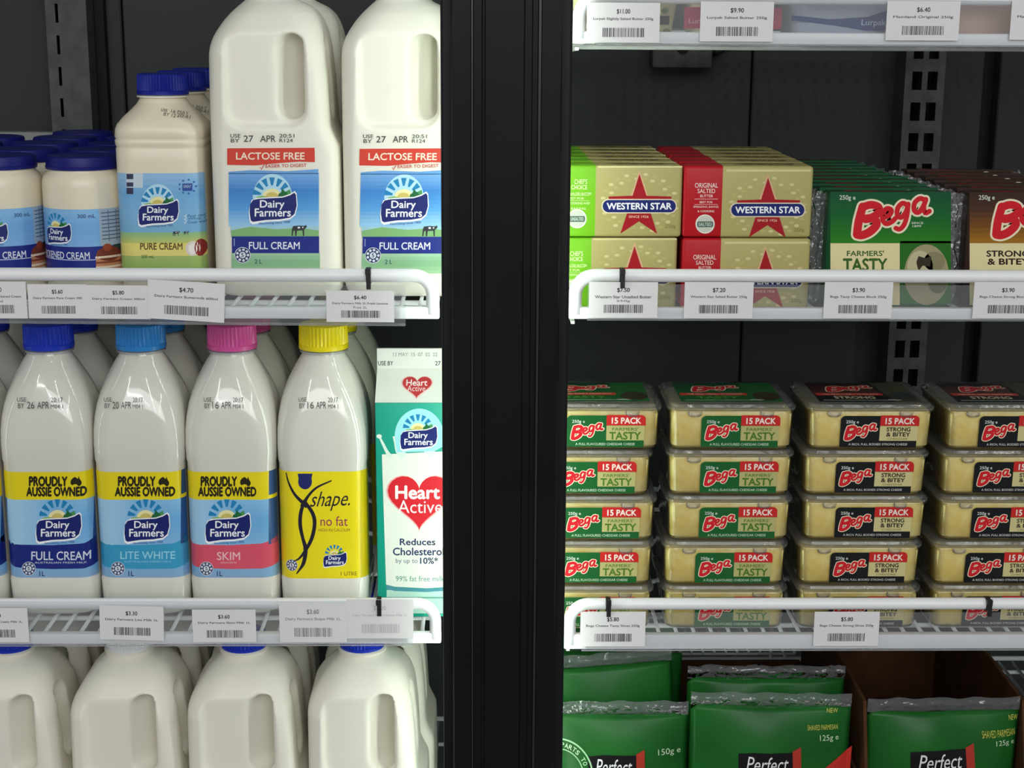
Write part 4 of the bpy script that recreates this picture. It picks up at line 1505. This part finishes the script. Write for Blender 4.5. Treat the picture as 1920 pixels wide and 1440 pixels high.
T(524, 1131, 650, 1204, '$3.60', 'Dairy Farmers Shape Milk 1L', '', 'white price tag below the yellow no fat milk bottle', gt, 0, 9, '#8a868a')
T(650, 1124, 775, 1197, '$5.20', 'Dairy Farmers Heart Active Milk 1L', '', 'price tag with print paled as glare by the shelf corner below the teal carton', gt, 0, 10, '#c9c4c6')  # pale print colour stands for the glare blowing out this tag
T(1100, 5, 1237, 80, '$11.00', 'Lurpak Slightly Salted Butter 250g', '', 'white price tag at the pillar end of the very top right shelf', gt, 0, 11)
T(1313, 3, 1450, 78, '$9.90', 'Lurpak Salted Butter 250g', '', 'white price tag between the pink-banded and blue-swirled packs on the top shelf', gt, 0, 12)
T(1662, 2, 1799, 76, '$6.40', 'Mainland Original 250g', '', 'white price tag right of the blue-swirled pack on the top shelf', gt, 0, 13)
T(1895, 2, 2030, 75, '$6.40', 'Mainland Buttersoft 250g', '', 'white price tag cut by the right edge of the photo on the top shelf', gt, 0, 14)
T(1104, 529, 1233, 596, '$7.50', 'Western Star Unsalted Butter', '250g', 'white price tag below the green and cream butter packs', gt, 0, 15)
T(1283, 529, 1412, 597, '$7.20', 'Western Star Salted Butter 250g', '', 'white price tag below the red and cream butter packs', gt, 0, 16)
T(1545, 529, 1673, 597, '$3.90', 'Bega Tasty Cheese Block 250g', '', 'white price tag below the green wrapped cheese block', gt, 0, 17)
T(1825, 529, 1953, 597, '$3.90', 'Bega Cheese Strong Block 250g', '', 'white price tag below the brown wrapped cheese block', gt, 0, 18)
T(1088, 1147, 1210, 1212, '$5.80', 'Bega Cheese Tasty Slices 250g', '', 'white price tag by the pillar below the green-labelled slice trays', gt, 0, 19)
T(1526, 1147, 1648, 1211, '$5.80', 'Bega Cheese Strong Slices 250g', '', 'white price tag below the black-labelled slice trays', gt, 0, 20)

# ---- clear strips
strip('clear ticket strip sagging below the shelf of cream jars and lactose free jugs', -.70, -.0652, 1.2045, 1.2385, tilt=.25)
strip('clear ticket strip on the shelf under the one-litre bottles', -.70, -.0618, .9190, .9600)
strip('clear ticket strip on the very top right shelf', .0880, .70, 1.4320, 1.4680)
strip('clear ticket strip under the butter packs and cheese blocks', .0855, .70, 1.2082, 1.2385)
strip('clear ticket strip under the stacked slice trays', .0855, .70, .9138, .9492)

# ---- black cable ties
cable_tie('black cable tie hanging from the rail in front of the second lactose free jug', 690, 512, 1.2444, .0056, .016)
cable_tie('black cable tie on the rail in front of the teal milk carton', 710, 1130, .9556, .00505)
cable_tie('black cable tie on the rail in front of the green butter packs', 1167, 512, 1.2448, .0056)
cable_tie('black cable tie on the rail by the pillar, below the slice trays', 1141, 1130, .95495, .00525)
cable_tie('black cable tie on the rail below the rightmost stack of slice trays', 1856, 1130, .95495, .00525)

# ---- two-litre jugs
G1, G2 = 'lactose free milk jugs', 'two-litre jugs on the lowest milk shelf'
j = make_jug('two-litre lactose free milk jug beside the tall cream bottle', (-.1770, .0998, F_LT), 'cap_blue', True, G1, 1.0234, .970)
dup(j, 'two-litre lactose free milk jug against the dark pillar', (-.0658, .0998, F_LT))
dup(j, 'lactose free milk jug hidden behind the one beside the cream bottle', (-.1740, .2125, F_LT))
dup(j, 'lactose free milk jug hidden behind the one against the pillar', (-.0650, .2125, F_LT))
jb = make_jug('blue-capped white milk jug, second from the pillar on the lowest shelf', (-.2150, .0690, F_BL), 'cap_blue', False, G2)
dup(jb, 'blue-capped white milk jug nearest the pillar on the lowest shelf', (-.1062, .0690, F_BL))
dup(jb, 'white milk jug cut by the left edge of the photo on the lowest shelf', (-.4290, .0690, F_BL))
make_jug('white-capped milk jug below the tilted price tag on the lowest shelf', (-.3205, .0690, F_BL), 'cap_white', False, G2)
for x, w in ((-.4290, 'the leftmost jug'), (-.3205, 'the white-capped jug'), (-.2150, 'the second jug from the pillar'), (-.1040, 'the jug nearest the pillar')):
    dup(jb, 'white milk jug standing behind %s on the lowest shelf' % w, (x + .002, .1800, F_BL))

# ---- one-litre bottles
G3 = 'one-litre milk bottles in five columns'
cols = [
    ('full cream milk bottle cut by the left edge of the photo', -.4680, 'cap_blue', None, 'the full cream bottle at the left edge'),
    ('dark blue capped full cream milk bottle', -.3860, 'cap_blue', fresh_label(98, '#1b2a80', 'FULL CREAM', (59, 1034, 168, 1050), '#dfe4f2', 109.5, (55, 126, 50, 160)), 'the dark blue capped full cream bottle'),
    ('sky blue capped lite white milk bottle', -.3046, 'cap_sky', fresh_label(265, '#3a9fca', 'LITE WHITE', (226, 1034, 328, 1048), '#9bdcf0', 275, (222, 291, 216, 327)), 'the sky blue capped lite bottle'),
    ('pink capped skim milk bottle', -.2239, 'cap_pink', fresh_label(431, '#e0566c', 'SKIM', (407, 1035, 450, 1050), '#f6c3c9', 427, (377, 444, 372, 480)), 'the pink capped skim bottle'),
    ('yellow capped no fat milk bottle with yellow label', -.1429, 'cap_yellow', shape_label, 'the yellow capped no fat bottle'),
]
front = {}
STAMPS = {1: ('26', 32, 118), 2: ('20', 195, 268), 3: ('16', 382, 456), 4: ('16', 560, 634)}
for i, (lab, x, cap, draw, beh) in enumerate(cols):
    if i == 0:
        continue
    b = make_bottle(lab, (x, .0806, F_LB), cap, draw, G3, 1.0195, .964)
    day, x0, x1 = STAMPS[i]
    # stamped date on the shoulder
    w = x1 - x0
    yy = 745
    st = Art(photo_tf(x, F_LB, .0806 - .0394 * 1.0195, None, 1.0195, .964))
    for s, l, r, t_, bt in (('USE', .0, .20, 0, 8), ('BY', .02, .16, 11, 20), (day, .22, .38, 8, 21), ('APR', .44, .70, 8, 21), ('20:17', .74, 1.0, 0, 9), ('M04 1', .74, 1.0, 13, 21)):
        st.text(s, (x0 + l * w, yy + t_, x0 + r * w, yy + bt), '#4c4c4a', 1, .0)
    st.build('date_print', rr_surf(.0395, .0395, .0155)[0], 'ink', b, base=.0002)
    front[i] = b
    for r in (1, 2):
        dup(b, 'milk bottle standing %s %s' % ('directly behind' if r == 1 else 'two places behind', beh), (x + .001 * r, .0806 + .0822 * r, F_LB))
for r in range(3):
    dup(front[1], 'full cream milk bottle ' + ('cut by the left edge of the photo', 'directly behind the one at the left edge', 'two places behind the one at the left edge')[r], (-.4680, .0806 + .0822 * r, F_LB))

# ---- carton
make_carton('teal and white heart milk carton at the pillar end of the bottle row', (-.0602, .0760, F_LB))

# ---- cream
G4 = 'blue-lidded cream jars'
jar = make_jar('thickened cream jar next to the tall cream bottle, front row', (-.3482, .0852, F_LT), 0, G4, 1.0234, .945)
rows = ('front row', 'second row back', 'third row back', 'fourth row back', 'last row at the wall')
for r in range(5):
    if r:
        dup(jar, 'blue-lidded cream jar behind the jar by the cream bottle, %s' % rows[r], (-.3482, .0852 + .0718 * r, F_LT), (0, 0, .2 * r))
    dup(jar, 'blue-lidded cream jar in the column at the left edge, %s' % rows[r], (-.4200, .0852 + .0718 * r, F_LT), (0, 0, .5 + .3 * r))
    if r in (2, 3):
        dup(jar, 'blue-lidded cream jar beyond the left edge column, %s' % rows[r], (-.4918, .0852 + .0718 * r, F_LT), (0, 0, .1 * r))
G5 = 'tall cream bottles'
cb = make_cream_bottle('tall navy-capped cream bottle between the jars and the first jug, foremost', (-.2763, .0855, F_LT), G5, 1.0234, .970)
dup(cb, 'navy-capped cream bottle directly behind the foremost tall one', (-.2743, .1612, F_LT))
dup(cb, 'navy-capped cream bottle two places behind the foremost tall one', (-.2753, .2369, F_LT))

# ---- butter
G6 = 'star-marked butter packs'
Yb = .030 + BUT_D / 2
bg_ = make_butter('green and cream butter pack, front of the upper layer', (.1117, Yb, F_RT + BUT_H + .0008), 'green', G6)
br_ = make_butter('red and cream butter pack, front of the upper layer', (.2218, Yb, F_RT + BUT_H + .0008), 'red', G6)
dup(bg_, 'green and cream butter pack, front of the lower layer', (.1090, Yb, F_RT))
dup(br_, 'red and cream butter pack, front of the lower layer', (.2224, Yb, F_RT))
ordn = ('second', 'third', 'fourth', 'fifth', 'sixth')
for r in range(1, 6):
    jx = random.uniform(-.001, .001)
    n = ordn[r - 1]
    dup(bg_, 'green and cream butter pack, %s from the front in the upper layer' % n, (.1117 + jx - .0006 * r, Yb + .0362 * r, F_RT + BUT_H + .0008))
    dup(bg_, 'green and cream butter pack, %s from the front in the lower layer' % n, (.1090 + jx * .5, Yb + .0362 * r, F_RT))
    dup(br_, 'red and cream butter pack, %s from the front in the upper layer' % n, (.2218 - jx, Yb + .0362 * r, F_RT + BUT_H + .0008))
    dup(br_, 'red and cream butter pack, %s from the front in the lower layer' % n, (.2224 - jx * .5, Yb + .0362 * r, F_RT))

# ---- cheese blocks
G7, G8 = 'green wrapped cheese blocks', 'brown wrapped cheese blocks'
Yc = .030 + CH_D / 2
cg = make_cheese_block('green wrapped farmers tasty cheese block, foremost of its row', (.3426, Yc, F_RT), False, G7)
cbn = make_cheese_block('brown wrapped strong cheese block, foremost of its row', (.4612, Yc, F_RT), True, G8)
ordn = ('second', 'third', 'fourth', 'fifth', 'sixth', 'seventh', 'eighth', 'ninth', 'tenth')
for r in range(1, 10):
    n = ordn[r - 1]
    dup(cg, 'green wrapped cheese block, %s from the front of its row' % n, (.3426 + random.uniform(-.0028, .0028) - .0008 * r, Yc + .0335 * r, F_RT), (0, 0, random.uniform(-.012, .012)))
    if r < 7:
        dup(cbn, 'brown wrapped cheese block, %s from the front of its row' % n, (.4612 + random.uniform(-.002, .002), Yc + .0335 * r, F_RT), (0, 0, random.uniform(-.012, .012)))

# ---- trays of slices
lay = ('bottom', 'second from the bottom', 'middle', 'second from the top', 'top')
colname = ('by the pillar', 'second from the pillar', 'third from the pillar', 'at the right edge')
G9 = 'stacked trays of cheese slices'
Yt = .030 + TR_D / 2
jit = {(1, 4): .003, (1, 3): -.004, (1, 2): .0008, (1, 1): -.0003, (1, 0): 0, (2, 4): 0, (2, 3): .0006, (2, 2): .0012, (2, 1): -.0012, (2, 0): 0, (3, 4): .0012, (3, 3): -.0006, (3, 2): .0014, (3, 1): -.0012, (4, 4): .0016, (4, 3): .0006, (4, 2): .0014, (4, 1): -.0016}
proto = {}
for c, x in enumerate((.0962, .2166, .3372, .4584)):
    strong = c >= 2
    for k in range(5):
        lab = '%s tray of %s cheese slices in the stack %s' % (lay[k], 'black-labelled' if strong else 'green-labelled', colname[c])
        p = (x + jit.get((c + 1, k), 0.0), Yt + random.uniform(-.001, .001), F_RB + .0419 * k)
        if strong not in proto:
            proto[strong] = make_tray(lab, p, strong, G9)
        else:
            dup(proto[strong], lab, p)

# ---- top right shelf: packs seen just above the front bar
def tub(lab, x, segs, art, w=.105):
    t = thing('spread_tub', lab, 'butter tub', (x, .064, F_RTT), 0, 'tubs and packs on the top right shelf')
    bm = bmesh.new()
    rings = [rr_ring(w / 2 - .012, .032, .014, 0, 0, 0, 6, 4), rr_ring(w / 2 - .009, .0352, .015, .003, 0, 0, 6, 4), rr_ring(w / 2 - .003, .0405, .016, .045, 0, 0, 6, 4)]
    loft(bm, rings)
    me = bm_mesh('tub_body', bm, 'auto')
    c = me.color_attributes.new('ink', 'FLOAT_COLOR', 'CORNER')
    for p in me.polygons:
        for l in p.loop_indices:
            c.data[l].color = (*lin(segs[0]), 1)
    mesh_obj('tub_body', me, 'ink_gloss', t)
    bm = bmesh.new()
    loft(bm, [rr_ring(w / 2, .0430, .017, .0435, 0, 0, 6, 4), rr_ring(w / 2, .0430, .017, .052, 0, 0, 6, 4), rr_ring(w / 2 - .002, .041, .016, .0535, 0, 0, 6, 4)])
    me = bm_mesh('tub_lid', bm, 'auto')
    c = me.color_attributes.new('ink', 'FLOAT_COLOR', 'CORNER')
    for p in me.polygons:
        for l in p.loop_indices:
            c.data[l].color = (*lin(segs[1]), 1)
    mesh_obj('tub_lid', me, 'ink_gloss', t)
    if art:
        a = Art(mm_tf)
        art(a)
        a.build('front_print', lambda u, v: ((u, -.0352 - .0053 * min(max((v - .003) / .042, 0), 1), v), (0, -1, 0)), 'ink_gloss', t, lift=.00004, base=.0002)
    return t
def art_pink(a):
    a.rect(-40, -26, 40, -9, '#c2405e', 1)
    a.text('Lurpak Butter', (-36, -17, 3, -12), '#f0b9c4', 2, .01)
    a.ellipse(-14, -4, 12, 3.4, '#cdbb9a', 1)
    a.ellipse(16, -4, 12, 3.4, '#cdbb9a', 1)
def art_blue(a):
    a.poly([(-42, -20), (-10, -17), (20, -19), (42, -26), (42, -8), (20, -8), (-6, -12), (-42, -16)], '#39477e', 1)
    a.text('Lurpak', (16, -17, 36, -11), '#c9d2ea', 2, .01)
def art_dark(a):
    a.rect(-40, -19, 40, -12, '#15141a', 1)
    for i in range(10):
        a.ellipse(-36 + i * 8, -23, 3, 2.4, '#5c6a3c', 1, n=8)
        a.ellipse(-34 + i * 8, -7, 3, 2, '#6a6a40', 1, n=8)
tub('dark-banded tub mostly behind the price tag at the pillar end of the top shelf', .1110, ('#cfc79a', '#e6e2cc'), art_dark)
tub('cream tub with a pink band between the first two price tags of the top shelf', .2030, ('#dcd3bb', '#cfd4c0'), art_pink, .080)
tub('silver tub with a dark blue swirl on the top shelf', .2930, ('#b4b9cc', '#a9adb8'), art_blue, .096)
tub('pale peach tub right of the third price tag on the top shelf', .4210, ('#d6b3a2', '#aab4a8'), None, .105)

# ---- boxes and pouches on the lowest right shelf
carton_tray('open brown display box holding the two left pouches', (.1970, .014, F_BR), .301, .30, .047, .030, .056)
carton_tray('open brown display box with a tall back holding the right pouch', (.4245, .014, F_BR), .150, .30, .118, .030, .125)
zb = F_BR + .0036
G10 = 'green shredded cheese pouches'
def z_for(px_y, Y):
    return at(1200, px_y, Y)[2]
make_pouch('green cheese pouch by the pillar, front of the left box', (.1205, .046, zb), 0, 0, G10,
           pouch_art(.1205, zb, .030, (1103, 1416, 1195), '150g e', (1235, 1410, 1279, 1424), [], None, (1052, 1452)), wob=1.0, h=z_for(1337, .046) - zb, w=.136)
make_pouch('green cheese pouch with a red corner, between the other two front pouches', (.2640, .043, zb), 0, -2, G10,
           pouch_art(.2640, zb, .028, (1386, 1410, 1489), '125g e', (1540, 1383, 1576, 1396), [((1517, 1365, 1575, 1374), 'SHAVED PARMESAN'), ((1555, 1337, 1576, 1345), 'NEW')], [(1545, 1445), (1603, 1409), (1592, 1545), (1520, 1545)]), wob=2.2, h=z_for(1322, .043) - zb, w=.147)
make_pouch('green cheese pouch alone in the right box, under the tall back', (.4240, .044, zb), 0, 1, G10,
           pouch_art(.4240, zb, .029, (1706, 1406, 1814), '125g e', (1872, 1396, 1910, 1408), [((1845, 1377, 1912, 1390), 'SHAVED PARMESAN'), ((1900, 1352, 1918, 1362), 'NEW')]), wob=3.1, h=z_for(1332, .044) - zb, w=.142)
make_pouch('dark green cheese pouch slanting behind the pouch by the pillar', (.1210, .090, zb), 3, 2, G10, None, wob=1.7, h=.134, w=.130, roll=-4)
make_pouch('green cheese pouch third in line from the front by the pillar', (.1230, .130, zb), 2, -3, G10, None, wob=2.7, h=.134, w=.138)
make_pouch('green cheese pouch at the back of the left box, tallest of its line', (.1230, .172, zb), 3, 2, G10, None, wob=3.7, h=.146, w=.140)
make_pouch('dark green cheese pouch tucked behind the red-cornered pouch', (.2660, .086, zb), 2, -1, G10, None, wob=4.1, h=.126, w=.148)
